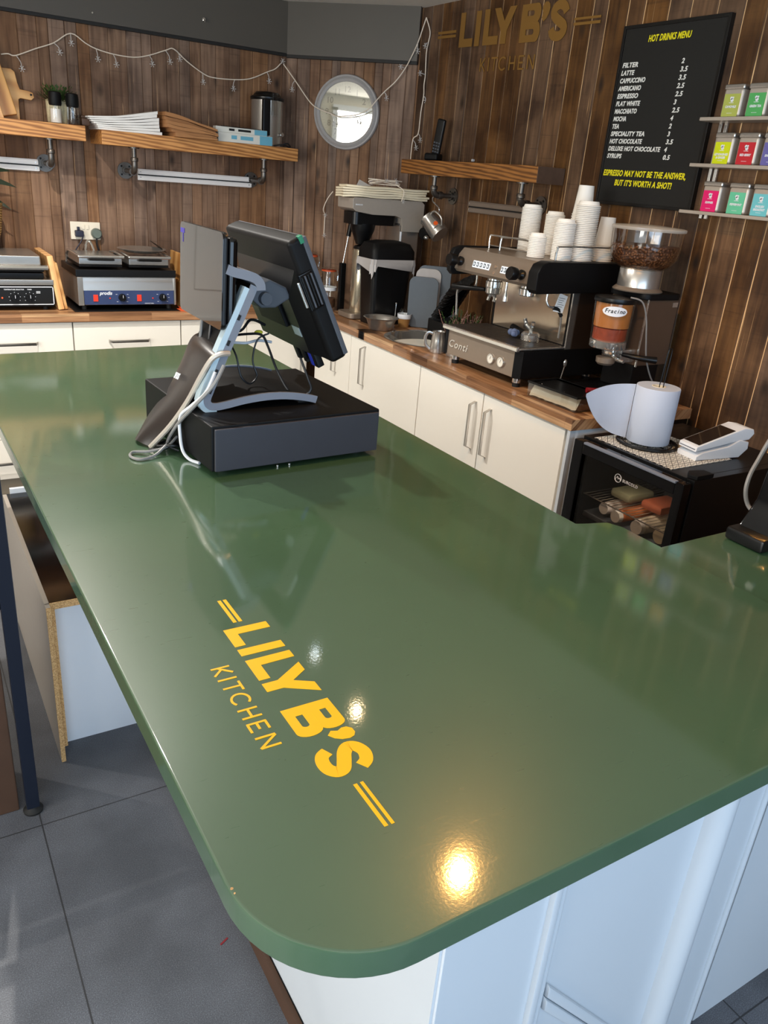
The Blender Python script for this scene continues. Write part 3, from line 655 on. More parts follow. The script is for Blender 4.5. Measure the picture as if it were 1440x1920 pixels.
# board with a round hole for the sink
def board_with_hole(mb, x0, x1, y0, y1, z0, z1, cx, cy, r, n=40):
    """rectangle with a circular opening; the outer ring is matched to the hole's vertices"""
    O, I = [], []
    for i in range(n):
        a = 2 * math.pi * i / n + math.pi / n; dx, dy = math.cos(a), math.sin(a)
        I.append((cx + r * dx, cy + r * dy))
        ts = [((x1 - cx) / dx if dx > 0 else (x0 - cx) / dx) if abs(dx) > 1e-6 else 1e9, ((y1 - cy) / dy if dy > 0 else (y0 - cy) / dy) if abs(dy) > 1e-6 else 1e9]
        k = min(ts); O.append((cx + k * dx, cy + k * dy))
    V = [(x, y, z) for z in (z0, z1) for (x, y) in O + I]; N = 2 * n; F = []
    for i in range(n):
        j = (i + 1) % n
        F += [(i, j, n + j, n + i), (N + j, N + i, N + n + i, N + n + j), (n + i, n + j, N + n + j, N + n + i), (j, i, N + i, N + j)]
    mb.raw(V, F)
    corners = [(x0, y0), (x1, y0), (x1, y1), (x0, y1)]
    for c in corners:   # fill the four cut corners
        for i in range(n):
            j = (i + 1) % n; a, b = O[i], O[j]
            if abs(a[0] - b[0]) > 1e-6 and abs(a[1] - b[1]) > 1e-6 and math.hypot(a[0] - c[0], a[1] - c[1]) + math.hypot(b[0] - c[0], b[1] - c[1]) < math.hypot(a[0] - b[0], a[1] - b[1]) * 1.6:
                mb.prism([a, c, b], z0, z1)
mb = MB(); sk = (.80, .255, .205)
S0, S1 = sk[0] - .28, sk[0] + .28
mb.b2((0.0, 0, 0), (S0, .462, .038)); mb.b2((S1, 0, 0), (2.135, .60, .038)); board_with_hole(mb, S0, S1, 0, .49, 0, .038, *sk)
mb.build('worktop_board', K['block'], wt, 30)
s = RP(sk[0], sk[1])
t = thing('sink', 'round stainless steel sink bowl set in the worktop left of the espresso machine', 'sink', (s.x, s.y, .72))
mb = MB(); mb.open_lathe([(.218, .9070), (.216, .9085), (.204, .9075), (.198, .895), (.188, .80), (.15, .765), (.03, .760)], (s.x, s.y, 0), 56); mb.build('bowl', K['chrome'], t)
mb = MB(); mb.lathe([(.034, .7605), (.034, .763), (.02, .7635), (.018, .758)], (s.x, s.y, 0), 24); mb.build('drain', K['chrome'], t)

# ============================================================ ON THE WALLS
# shelves: local x to the right, y into the wall, z up, origin at the front left top edge
def wall_shelf(w, d, h, loc, rot, label, m, endm=None, group='thick timber shelves on pipe brackets'):
    t = thing('wall_shelf', label, 'shelf', loc, rot, group, local=True)
    MB().b2((0, 0, -h), (w, d, 0), .003).build('shelf_board', m, t)
    return t
def pipe_bracket(t, x, d, h, drop=.095, yf=.05, m=None):
    """threaded pipe elbow under the shelf running back to a round wall flange"""
    z0 = -h
    b = MB()
    b.cyl((x, yf, z0 - .0), (x, yf, z0 - .006), .026); b.cyl((x, yf, z0), (x, yf, z0 - .05), .0115)
    b.lathe([(.016, -.066), (.019, -.063), (.019, -.05), (.016, -.046)], (x, yf, z0), 16)
    b.tube([(x, yf, z0 - .05), (x, yf, z0 - drop + .02), (x, yf + .02, z0 - drop), (x, yf + .06, z0 - drop)], .0145, 12)
    b.cyl((x, yf + .05, z0 - drop), (x, d - .006, z0 - drop), .0115)
    b.cyl((x, yf + .03, z0 - drop), (x, yf + .05, z0 - drop), .019); b.cyl((x, d - .022, z0 - drop), (x, d - .006, z0 - drop), .018)
    br = b.build('pipe_bracket', K['pipe'], t)
    f = MB(); f.cyl((x, d - .008, z0 - drop), (x, d, z0 - drop), .040, n=28); f.build('flange', K['pipe'], br)
    for a in range(4): f = MB(); f.cyl((x + .028 * math.cos(R(45 + 90 * a)), d - .010, z0 - drop + .028 * math.sin(R(45 + 90 * a))), (x + .028 * math.cos(R(45 + 90 * a)), d - .007, z0 - drop + .028 * math.sin(R(45 + 90 * a))), .005, n=8); f.build('flange_screw', K['black'], br)
sh1 = wall_shelf(1.35, .25, .066, (-.46, 4.25, 1.73), 0, 'timber shelf at far left holding chopping boards and mills', K['pine'])
pipe_bracket(sh1, .46 + .738, .25, .066, .112, .06)
sh2 = wall_shelf(1.028, .25, .064, (.962, 4.25, 1.722), 0, 'timber shelf under the paper bags and the hot water urn', K['pine'])
pipe_bracket(sh2, .165, .25, .064, .112, .06); pipe_bracket(sh2, .855, .25, .064, .112, .06)
# right wall shelf: origin far end; the wall runs at -89 deg
def WR(y, off=0, z=0):   # point on the right wall plane, off = distance out from the wall
    x = 2.58 - .017455 * (y - 1.856) - off; return Vector((x, y, z))
sh3 = wall_shelf(1.06, .155, .068, (2.388, 3.83, 1.713), -89, 'darker timber shelf on the right wall above the coffee machines', K['pineR'])
MB().b2((1.0601, .001, -.068), (1.063, .154, -.001)).build('shelf_end', K['endw'], sh3, 0)['label'] = 'dark stained end grain'
pipe_bracket(sh3, .275, .158, .068, .09, .03); pipe_bracket(sh3, .94, .158, .068, .09, .03)
# ticket rails
def rail(w, loc, rot, m, label):
    t = thing('ticket_rail', label, 'rail', loc, rot, 'metal order ticket rails under the shelves', local=True)
    MB().b2((0, -.012, 0), (w, 0, .054), .001).build('back_strip', m, t)
    MB().b2((0, -.020, .030), (w, -.012, .050), .002).build('upper_lip', m, t); MB().b2((.004, -.019, .002), (w + .004, -.012, .022), .002).build('lower_lip', m, t)
    MB().b2((0, -.0135, .0235), (w, -.0125, .029)).build('groove', K['shade'], t, 0)
    for x in (.012, w - .012):
        for z in (.014, .041): MB().cyl((x, -.0185, z), (x, -.0212, z), .003, n=8).build('screw', K['steel'], t)
rail(.88, (-.175, 4.498, 1.512), 0, K['rail'], 'white ticket rail on the back wall under the far left shelf')
rail(.625, (1.188, 4.498, 1.505), 0, K['rail'], 'white ticket rail on the back wall under the shelf of paper bags')
p = WR(3.40, .002, 1.49); rail(.47, p, -89, K['railR'], 'dull grey ticket rail on the right wall under the darker shelf')

# clock
c0 = Vector((2.27, 4.243, 1.925)); MK = Matrix.Translation(c0) @ Euler((0, 0, R(-45.6))).to_matrix().to_4x4() @ Euler((R(90), 0, 0)).to_matrix().to_4x4()
t = thing('wall_clock', 'large round grey rimmed wall clock with pale dial and grey numerals', 'clock', (2.27, 4.243, 1.74))
rc = .186
mb = MB(); mb.M = MK
mb.open_lathe([(rc, 0), (rc, .012), (rc - .004, .020), (rc - .010, .022), (rc - .013, .018), (rc - .018, .026), (rc - .024, .030), (rc - .030, .024), (rc - .034, .022), (rc - .037, .014)], n=72); mb.build('rim', K['clockrim'], t)
mb = MB(); mb.M = MK; mb.cyl((0, 0, .004), (0, 0, .008), rc - .034, n=64); mb.build('dial', K['clockface'], t)
mb = MB(); mb.M = MK
for i in range(60):
    a = R(6 * i); r0 = .137 if i % 5 else .134
    mb.box((r0 * math.sin(a), r0 * math.cos(a), .0083), (.0012, .006, .0005), rot=(0, 0, -6 * i))
mb.build('minute_marks', K['clockink'], t, 0)
for h in range(1, 13):
    a = R(30 * h); x, y = .112 * math.sin(a), .112 * math.cos(a) - .010
    text('numeral', str(h), .041, K['clockink'], MK @ Matrix.Translation((x, y - .003, .0084)), t, .0009, 0, .0001, 'CENTER')
mb = MB(); mb.M = MK
for a, L, w in ((100, .07, .006), (262, .10, .0045)):
    mb.box((L / 2 * math.sin(R(a)), L / 2 * math.cos(R(a)), .0105), (w, L, .001), rot=(0, 0, -a))
mb.cyl((0, 0, .010), (0, 0, .013), .006); mb.build('hands', K['clockink'], t)
mb = MB(); mb.M = MK; mb.cyl((0, 0, .0150), (0, 0, .0162), rc - .036, n=64); mb.build('glass', K['clockglass'], t)

# menu board: local x reading direction, y into the wall
p = WR(2.551, .022, 1.588)
t = thing('menu_board', 'tall black felt letter board listing hot drinks and prices', 'sign', p, -89, local=True)
bw, bh = .478, .632
MB().b2((.006, .004, .006), (bw - .006, .02, bh - .006)).build('felt_panel', K['felt'], t, 0)
mb = MB()
for a, b in [((0, 0, 0), (.012, .022, bh)), ((bw - .012, 0, 0), (bw, .022, bh)), ((.012, 0, 0), (bw - .012, .022, .012)), ((.012, 0, bh - .012), (bw - .012, .022, bh))]: mb.b2(a, b, .0015)
mb.build('frame', K['frame'], t)
def bl(u, z): return TM((u, .0035, z - 1.588))
def row(name, s, u, z, size, m, width, bold=.0006):
    o = text(name, s, size, m, Matrix(), t, bold, .16, .0006, 'LEFT', 1.08)
    w = max(v.co.x for v in o.data.vertices); o.data.transform(bl(u, z) @ Matrix.Diagonal((width / w, 1, 1, 1)))
row('title', 'HOT DRINKS MENU', .129, 2.159, .0300, K['lemon'], .195, .0008)
names = ['FILTER', 'LATTE', 'CAPPUCCINO', 'AMERICANO', 'ESPRESSO', 'FLAT WHITE', 'MACCHIATO', 'MOCHA', 'TEA', 'SPECIALITY TEA', 'HOT CHOCOLATE', 'DELUXE HOT CHOCOLATE', 'SYRUPS']
NW = [.078, .066, .126, .112, .105, .122, .112, .066, .036, .172, .166, .262, .076]
prices = ['2', '3.5', '3.5', '2.5', '2.5', '3', '2.5', '4', '2', '3', '3.5', '4', '0.5']
for i, (a, b) in enumerate(zip(names, prices)):
    z = 2.079 - i * (2.079 - 1.7605) / 12
    row('drink_name', a, .023, z, .0225, K['wlet'], NW[i], .0008); row('price', b, .304, z, .0225, K['wlet'], .012 if len(b) == 1 else .033, .0007)
row('motto', 'ESPRESSO MAY NOT BE THE ANSWER,', .019, 1.696, .0300, K['lemon'], .408, .0009)
row('motto', "BUT IT'S WORTH A SHOT!", .087, 1.661, .0300, K['lemon'], .284, .0009)

# gold vinyl lettering on the right wall
t = thing('wall_lettering', 'gold LILY B\'S KITCHEN lettering stuck to the dark planks of the right wall', 'lettering', WR(3.25, 0, 2.12))
s = .146
o = WR(3.655, .0022, 2.228)
ex = Vector((.017455, -.99985, -.024)); ex.normalize(); ez = Vector((0, 0, 1)); ey = ez.cross(ex)   # baseline dips slightly to the right
Mw = Matrix(((ex.x, ez.x, -abs(1), o.x), (ex.y, ez.y, 0, o.y), (ex.z, ez.z, 0, o.z), (0, 0, 0, 1)))
mb = MB(); letters(mb, s, Mw, .0015); mb.build('letters', K['gold'], t, 0)
mb = MB(); kitchen(mb, s, Mw, .0015, .05); mb.build('small_letters', K['gold'], t, 0)

# double socket with two plugs
t = thing('wall_socket', 'cream double socket on the back wall above the double grill', 'socket', (.91, 4.498, 1.197))
MB().b2((.834, 4.489, 1.199), (.982, 4.499, 1.286), .003).build('face_plate', K['socketw'], t)
for x in (.898, .918): MB().b2((x - .006, 4.484, 1.250), (x + .006, 4.489, 1.272), .001).build('rocker_switch', K['socketw'], t)
solo(MB().b2((.851, 4.455, 1.214), (.893, 4.488, 1.246), .006).b2((.864, 4.47, 1.246), (.876, 4.488, 1.262), .002).tube([(.888, 4.462, 1.216), (.872, 4.45, 1.19), (.84, 4.45, 1.14), (.815, 4.45, 1.05)], .003), 'plug', K['plugb'], 'dark blue plug in the left socket with thin black lead', 'plug', (.87, 4.47, 1.22))
solo(MB().lathe([(.026, 0), (.026, .026), (.02, .033)], n=20, T=Matrix.Translation((.958, 4.488, 1.232)) @ Euler((R(90), 0, 0)).to_matrix().to_4x4()), 'plug', K['plugg'], 'round grey plug in the right socket', 'plug', (.958, 4.47, 1.21))
mb = MB(); mb.tube([(.955, 4.462, 1.21), (.955, 4.455, 1.17), (.975, 4.44, 1.1), (.97, 4.43, 1.0)], .005)
solo(mb, 'power_lead', K['wireb'], 'black lead hanging from the round grey plug', 'cable', (.96, 4.45, 1.0))
mb = MB(); mb.tube([(.88, 4.40, 1.13), (.89, 4.42, 1.18), (.905, 4.43, 1.20), (.92, 4.42, 1.18), (.935, 4.40, 1.12)], .006)
solo(mb, 'steel_hose', K['chrome'], 'looped pale metal hose behind the double grill', 'hose', (.91, 4.41, 1.12))
# hook on the bulkhead
solo(MB().cyl((1.542, 4.468, 2.277), (1.542, 4.455, 2.277), .008).tube([(1.542, 4.455, 2.277), (1.542, 4.445, 2.27), (1.542, 4.442, 2.262)], .003), 'cup_hook', K['chrome'], 'small metal hook screwed into the dark bulkhead', 'hook', (1.542, 4.46, 2.262))
solo(MB().cyl((1.0, 4.468, 2.225), (1.0, 4.463, 2.225), .004, n=8), 'screw', K['chrome'], 'tiny bright screw low on the dark bulkhead', 'screw', (1.0, 4.465, 2.221))
solo(MB().cyl(WR(3.42, .0, 1.728), WR(3.42, .012, 1.728), .006, n=10), 'wall_stud', K['whiter'], 'small white stud on the planks just above the right wall shelf', 'stud', WR(3.42, .006, 1.722))

# fairy lights: one cable with its bulbs
t = thing('fairy_lights', 'clear cable string of unlit snowflake fairy lights draped along the planks', 'lights', (1.5, 4.46, 1.72))
PB = [(.587, 2.002), (.617, 2.008), (.65, 2.004), (.734, 2.041), (.819, 2.079), (.899, 2.129), (.965, 2.099), (1.013, 2.078), (1.093, 2.066), (1.191, 2.068), (1.27, 2.085), (1.352, 2.117), (1.393, 2.131), (1.46, 2.083), (1.544, 2.041), (1.602, 2.028), (1.719, 2.03), (1.809, 2.048), (1.901, 2.089), (1.947, 2.108), (1.98, 2.139)]
P1 = [(x, 4.488, z) for x, z in PB]
P2 = [(1.986, 4.464, 2.136), (2.043, 4.430, 2.064), (2.100, 4.36, 1.965), (2.138, 4.318, 1.932), (2.179, 4.257, 1.912), (2.205, 4.230, 1.902), (2.274, 4.160, 1.914), (2.325, 4.108, 1.944), (2.352, 4.080, 1.985), (2.395, 4.067, 2.033), (2.436, 4.028, 2.085), (2.468, 3.997, 2.15), (2.485, 3.968, 2.2), (2.497, 3.937, 2.265), (2.513, 3.92, 2.337), (2.522, 3.912, 2.377)]
P3 = [(2.522, 3.912, 2.377), (2.536, 3.892, 2.315), (2.534, 3.895, 2.267), (2.531, 3.897, 2.22), (2.532, 3.896, 2.123), (2.532, 3.897, 2.074), (2.532, 3.893, 2.024), (2.528, 3.898, 1.949), (2.524, 3.901, 1.847), (2.503, 3.915, 1.813), (2.500, 3.918, 1.72)]
mb = MB(); rz = random.Random(4)
for P in (P1, P2, P3): mb.tube([(x + rz.uniform(-.002, .002), y, z + rz.uniform(-.002, .002)) for x, y, z in P], .0028, 6, 4)
mb.build('cable', K['string'], t)
nodes = [(P1[2], .02, -.045), (P1[5], -.0, -.035), (P1[4], .025, -.03), (P1[7], .005, -.035), (P1[8], .012, -.035), (P1[10], .012, -.03), (P1[11], .02, -.04), (P1[12], .03, -.035), (P1[14], .0, -.035), (P1[16], -.01, -.035), (P1[18], .012, -.035), (P1[20], .01, .02),
         (P2[1], -.02, -.04), (P2[4], .02, -.04), (P2[6], .02, -.03), (P2[9], .012, -.02), (P2[11], -.03, .01), (P2[13], .0, -.03), (P3[2], -.02, -.01), (P3[4], -.035, .01), (P3[6], .012, -.012), (P3[8], .012, -.025), (P3[9], .02, -.03)]
for (p, dx, dz) in nodes:
    q = Vector(p) + Vector((dx, -.004, dz)); mb = MB(); mb.tube([p, (Vector(p) + q) / 2 + Vector((dx * .3, 0, 0)), q], .002, 5, 3)
    mb.cyl(q, q + Vector((0, 0, -.008)), .0035, n=6)
    for k in range(6):
        a = R(60 * k); e = q + Vector((math.cos(a) * .012, -.003, -.008 + math.sin(a) * .012)); mb.tube([q + Vector((0, 0, -.008)), e], .0014, 4, 1); mb.ball(e, .0025, 6)
    mb.build('bulb', K['bulb'], t)

# tea display: three metal ledges on the right wall
tt = thing('tea_rack', 'grey metal three ledge display rack at the right edge of the wall', 'rack', WR(1.95, .05, 1.58))
for y0, z in ((2.064, 1.884), (2.066, 1.738), (2.070, 1.584)):
    p = WR(y0, 0)
    mb = MB(); mb.b2((2.492, 1.45, z), (2.575, y0, z + .0115), .002); mb.build('ledge', K['alu'], tt)
for yy in (2.028, 2.006, 1.50): MB().b2((2.563, yy - .006, 1.57), (2.573, yy + .006, 1.92), .001).build('upright', K['chrome'], tt)
TINS = [(1.884, .0115, [(1.953, (176, 184, 88), 'CAMOMILE', 'olive green'), (1.858, (84, 172, 96), 'GREEN TEA', 'mid green'), (1.763, (214, 160, 90), 'CHAI', 'amber')]),
        (1.738, .0115, [(1.948, (210, 222, 20), 'LEMONGRASS|& GINGER', 'bright lime yellow'), (1.853, (196, 40, 50), 'RED BERRY', 'red'), (1.758, (104, 100, 168), 'EARL GREY', 'violet')]),
        (1.584, .0115, [(1.953, (228, 26, 110), 'SUMMER', 'hot pink'), (1.845, (104, 200, 160), 'PEPPERMINT', 'mint green'), (1.752, (110, 196, 206), 'ENGLISH|BREAKFAST', 'pale turquoise')])]
row_n = ['top', 'middle', 'bottom']; first = None
for ri, (z, h, L) in enumerate(TINS):
    for ci, (y, c, nm, cn) in enumerate(L):
        t = thing('tea_tin', 'silver tea tin with %s label, %s ledge of the tea rack' % (cn, row_n[ri]), 'tin', (2.499, y, z + h), -90, 'silver tea tins on the rack', local=True)
        w, d, H = .076, .058, .098
        MB().box((0, d / 2, H / 2 - .006), (w, d, H - .012), .009, seg=3).build('tin_body', K['alu'], t)
        MB().box((0, d / 2, H - .008), (w + .003, d + .003, .017), .0055, seg=3).build('lid', K['steel'], t)
        lm = mat('tin_label', c, .5, var=.02)
        lab = MB().b2((-.031, -.0006, .001), (.031, .0002, .069), .0).build('label', lm, t, 0)
        mb = MB(); mb.M = Matrix.Translation((0, -.0011, .053))
        for (x, zz, r) in ((-.003, .003, .005), (.004, .0045, .003), (.001, -.003, .006)): mb.cyl((x, 0, zz), (x, .0005, zz), r, n=10)
        mb.b2((-.009, 0, -.0115), (.009, .0004, -.0100)); mb.build('emblem', K['whiter'], lab, 0)
        for li, sline in enumerate(nm.split('|')): text('tin_text', sline, .0098, K['whiter'], TM((0, -.0008, .027 - .010 * li)), lab, .0004, .15, .0002, 'CENTER', 1, .85)
        mb = MB(); mb.b2((-.010, -.0009, .0105), (.010, -.0006, .0115)); mb.build('small_print', K['whiter'], lab, 0)
for k in range(2):   # gap behind
    pass

# ============================================================ ON THE LEFT SHELVES
zt = 1.731
def slab(name, mb, m, lb, cat, base, **k): return solo(mb, name, m, lb, cat, base, **k)
# big chopping board leaning left, paddle boards
mb = MB(); mb.M = Matrix.Translation((.52, 4.41, zt)) @ Euler((R(-9), R(-13.5), 0)).to_matrix().to_4x4()
mb.b2((-.35, 0, 0.0), (.105, .022, .55), .006); solo(mb, 'chopping_board', K['bamboo'], 'large golden chopping board leaning on the wall at the far left of the shelf', 'board', (.5, 4.40, zt))
mb = MB(); mb.M = Matrix.Translation((.555, 4.37, zt)) @ Euler((R(-8), R(-13), 0)).to_matrix().to_4x4(); mb.b2((-.30, 0, 0), (.004, .018, .30), .005)
solo(mb, 'chopping_board', K['beech'], 'paler striped chopping board in front of the large golden board', 'board', (.45, 4.37, zt))
P = [(.50, 0), (.648, 0), (.650, .09)] + [(.66, .096), (.706, .092), (.720, .104), (.716, .124), (.700, .130), (.66, .134)] + [(.652, .16), (.645, .205), (.63, .216), (.50, .216)]
mb = MB(); mb.M = Matrix.Translation((-.01, 4.455, zt)) @ Euler((R(-5), 0, 0)).to_matrix().to_4x4(); mb.prism(P, 0, .018, 'y', .003)
t = thing('paddle_board', 'oak paddle board with a handle pointing right, behind the big chopping board', 'board', (.6, 4.46, zt)); mb.build('board', K['oak'], t)
mb = MB(); mb.cyl((.694, 4.443, zt + .114), (.694, 4.452, zt + .114), .0045); mb.build('hole', K['shade'], t)
# salt and pepper mills
def mill(x, y, lb, fill, fh):
    t = thing('mill', lb, 'mill', (x, y, zt), group='black topped mills on the left shelf')
    MB().lathe([(.024, .002), (.0235, fh)], (x, y, zt), 24).build('contents', fill, t)
    MB().open_lathe([(.0, .0005), (.0285, .0005), (.030, .004), (.0255, .075)], (x, y, zt), 28).build('glass_jar', K['pane'], t)
    MB().lathe([(.026, .074), (.0285, .082), (.029, .11), (.027, .128), (.022, .132)], (x, y, zt), 28).build('grinder_cap', K['blackm'], t)
mill(.772, 4.30, 'black topped glass mill filled with white salt', K['salt'], .06)
mill(.848, 4.30, 'black topped glass mill with a little pepper in it, right of the salt mill', K['pepper'], .02)
t = thing('potted_herb', 'small green herb plant in a speckled pot behind the mills', 'plant', (.80, 4.40, zt))
MB().lathe([(.045, 0), (.05, .01), (.052, .10), (.047, .102), (.045, .09)], (.80, 4.40, zt), 24).build('pot', K['pot'], t)
mb = MB(); rl = random.Random(5)
for i in range(130):
    a, ph = rl.uniform(0, 6.28), rl.uniform(.1, 1.35); L = rl.uniform(.05, .105); b = Vector((.80 + .025 * math.cos(a), 4.40 + .025 * math.sin(a), zt + .09))
    d = Vector((math.cos(a) * math.cos(ph), math.sin(a) * math.cos(ph), math.sin(ph))); e = b + d * L; sdw = d.cross(Vector((0, 0, 1))).normalized() * .003
    mb.raw([b, b + d * L * .5 + sdw, e, b + d * L * .5 - sdw], [(0, 1, 2, 3)])
    for q in (.5, .75): c = b + d * L * q; mb.raw([c, c + sdw * 3 + d * .008, c + d * .016, c + d * .004], [(0, 1, 2, 3)])
mb.build('foliage', K['leaf'], t, 0)
mb = MB(); mb.ball((.842, 4.36, zt + .12), .014, 12, (.75, .35, 1.25)); mb.tube([(.842, 4.36, zt + .11), (.838, 4.365, zt + .06), (.835, 4.37, zt + .0)], .004); solo(mb, 'white_spoon', K['whiter'], 'white spoon standing upright between the two mills', 'spoon', (.84, 4.36, zt))
# white paper bags and kraft bags, each bundle a slab whose thickness opens towards one end
zs = 1.7225
rp = random.Random(8)
def bundle(i, N, x0, x1, yf, yb, zf, name, m, lb, cat, grp):
    """zf(u, k) gives the height of layer boundary k at fraction u"""
    mb = MB(); n = 12
    for k in range(n):
        ua, ub = k / n, (k + 1) / n; xa, xb = x0 + (x1 - x0) * ua, x0 + (x1 - x0) * ub
        wa, wb = .0008 * math.sin(ua * 11 + i), .0008 * math.sin(ub * 11 + i)
        a0, a1, b0, b1 = zf(ua, i), zf(ua, i + 1) - .0014 + wa, zf(ub, i), zf(ub, i + 1) - .0014 + wb
        mb.raw([(xa, yf, a0), (xb, yf, b0), (xb, yb, b0), (xa, yb, a0), (xa, yf, a1), (xb, yf, b1), (xb, yb, b1), (xa, yb, a1)], [(0, 3, 2, 1), (4, 5, 6, 7), (0, 1, 5, 4), (3, 7, 6, 2)] + ([(0, 4, 7, 3)] if k == 0 else []) + ([(1, 2, 6, 5)] if k == n - 1 else []))
    solo(mb, name, m, lb, cat, ((x0 + x1) / 2, (yf + yb) / 2, zf(.5, i)), grp)
ORD = {7: ['lowest', 'second lowest', 'third lowest', 'middle', 'third highest', 'second highest', 'topmost'], 6: ['lowest', 'second lowest', 'third lowest', 'third highest', 'second highest', 'topmost']}
for i in range(7):
    f = lambda u, k: zs + k / 7 * (.055 + .052 * u ** 1.6)
    bundle(i, 7, .935 + rp.uniform(-.006, .006) - .0075 * i + .02, 1.252 + rp.uniform(-.004, .004) - .003 * i, 4.262 + rp.uniform(0, .004), 4.47, f, 'paper_bundle', K['paper'], '%s bundle of the white paper stack on the long shelf' % ORD[7][i], 'paper', 'white paper bags stacked on the shelf')
for i in range(6):
    f = lambda u, k: zs + k / 6 * (.052 + .058 * (1 - u) ** .9) + (.002 * math.sin(7 * u + k) if k else 0)
    bundle(i, 6, 1.266 + (.045 if i == 0 else .022 if i == 1 else 0) + rp.uniform(-.004, .004), 1.528 + rp.uniform(-.006, .006), (4.215 if i < 4 else 4.245) + .008 * math.sin(i * 2.1), 4.47, f, 'kraft_bag_bundle', K['kraft'], '%s brown kraft bag bundle of the pile on the long shelf' % ORD[6][i], 'bag', 'kraft bags piled on the shelf')
solo(MB().b2((.885, 4.30, 1.7312), (.925, 4.46, 1.765), .008).b2((.890, 4.33, 1.763), (.92, 4.44, 1.778), .006), 'folded_bag', K['brownp'], 'small dark crumpled bag left of the white paper stack', 'bag', (.90, 4.40, 1.7312))
# cartons of film
def carton(z, x0, x1, lb, h, y0):
    t = thing('carton', lb, 'box', ((x0 + x1) / 2, 4.28, z), group='cling film cartons on the shelf')
    MB().b2((x0, y0, z), (x1, y0 + .044, z + h), .001).build('carton_body', K['cart'], t, 0)
    MB().b2((x1 - .07, y0 - .0006, z + .001), (x1 + .0006, y0 + .0435, z + h - .001)).build('blue_end', K['teal'], t, 0)
    mb = MB()
    for a, b in ((.12, .19), (.07, .10)): mb.b2((x0 + a, y0 - .0008, z + h * .35), (x0 + b, y0 - .0002, z + h * .75))
    mb.build('printed_patch', K['teal'] if h > .03 else K['shade'], t, 0)
carton(zs, 1.545, 1.842, 'white carton with blue end, lower of two beside the urn', .044, 4.262)
carton(zs + .0445, 1.535, 1.815, 'white carton with blue end, upper of two beside the urn', .026, 4.270)
mb = MB()
for i in range(26): mb.prism([(1.56 + i * .0085, zs + .0705), (1.5685 + i * .0085, zs + .0705), (1.5642 + i * .0085, zs + .076)], 4.2685, 4.2698, 'y')
solo(mb, 'film_cutter', K['shade'], 'thin dark serrated cutter strip along the upper carton', 'cutter', (1.66, 4.269, zs + .0705))
# hot water urn
t = thing('water_urn', 'tall stainless water urn on the right end of the long shelf', 'urn', (1.872, 4.41, zs))
ux, uy = 1.872, 4.408
MB().lathe([(.088, 0), (.088, .012), (.085, .02), (.085, .222)], (ux, uy, zs), 48).build('body', K['steel'], t)
MB().lathe([(.087, .222), (.090, .228), (.090, .236), (.084, .242), (.075, .244), (.072, .25), (.06, .262), (.02, .266), (0, .266)], (ux, uy, zs), 48).build('lid', K['black'], t)
MB().b2((ux - .062, uy - .098, zs + .05), (ux - .02, uy - .07, zs + .225), .006).build('handle', K['black'], t)
MB().b2((ux - .012, uy - .104, zs + .15), (ux + .022, uy - .085, zs + .258), .003).build('sight_tube', K['pane'], t)
mb = MB(); mb.cyl((ux + .052, uy - .074, zs + .062), (ux + .056, uy - .086, zs + .062), .010); mb.build('knob', K['chrome'], t)
mb = MB(); mb.tube([(1.86, 4.28, zs + .004), (1.90, 4.262, zs + .012), (1.95, 4.27, zs + .004), (1.93, 4.262, zs + .02), (1.89, 4.265, zs + .006)], .004)
solo(mb, 'urn_lead', K['wireb'], 'coiled black lead on the shelf in front of the urn', 'cable', (1.91, 4.27, zs))
# phone on the right shelf
p = WR(3.63, .09, 1.7145)
t = thing('cordless_phone', 'black cordless phone standing upright in its cradle on the right wall shelf', 'phone', (2.455, 3.64, 1.7135))
mb = MB(); mb.M = Matrix.Translation((2.46, 3.63, 1.7135)) @ Euler((R(6), R(10), R(-60))).to_matrix().to_4x4(); mb.box((0, 0, .10), (.045, .022, .19), .008, seg=3); mb.build('handset', K['black'], t)
mb = MB(); mb.M = Matrix.Translation((2.46, 3.63, 1.7135)) @ Euler((R(6), R(10), R(-60))).to_matrix().to_4x4()
for r in range(5):
    for c in range(3): mb.box((-.013 + .013 * c, -.0115, .03 + r * .014), (.009, .002, .007), .0008)
mb.build('keypad', K['dgrey'], t)
mb = MB(); mb.M = Matrix.Translation((2.455, 3.635, 1.7135)) @ Euler((0, 0, R(-60))).to_matrix().to_4x4(); mb.box((0, 0, .0175), (.075, .07, .035), .010, seg=3); mb.build('cradle', K['blackm'], t)

# ============================================================ ON THE BACK WORKTOP
Z0 = .9052
def knob(t, c, r=.016, m='black', pin='steel'):
    mb = MB(); mb.cyl(c, (c[0], c[1] - .016, c[2]), r, r * .86, 24); mb.b2((c[0] - .003, c[1] - .021, c[2] - r * .8), (c[0] + .003, c[1] - .015, c[2] + r * .8), .001); k = mb.build('knob', K[m], t)
    mb = MB(); mb.b2((c[0] - .001, c[1] - .0215, c[2]), (c[0] + .001, c[1] - .0205, c[2] + r * .75)); mb.build('pointer', K['whiter'], k, 0); return k
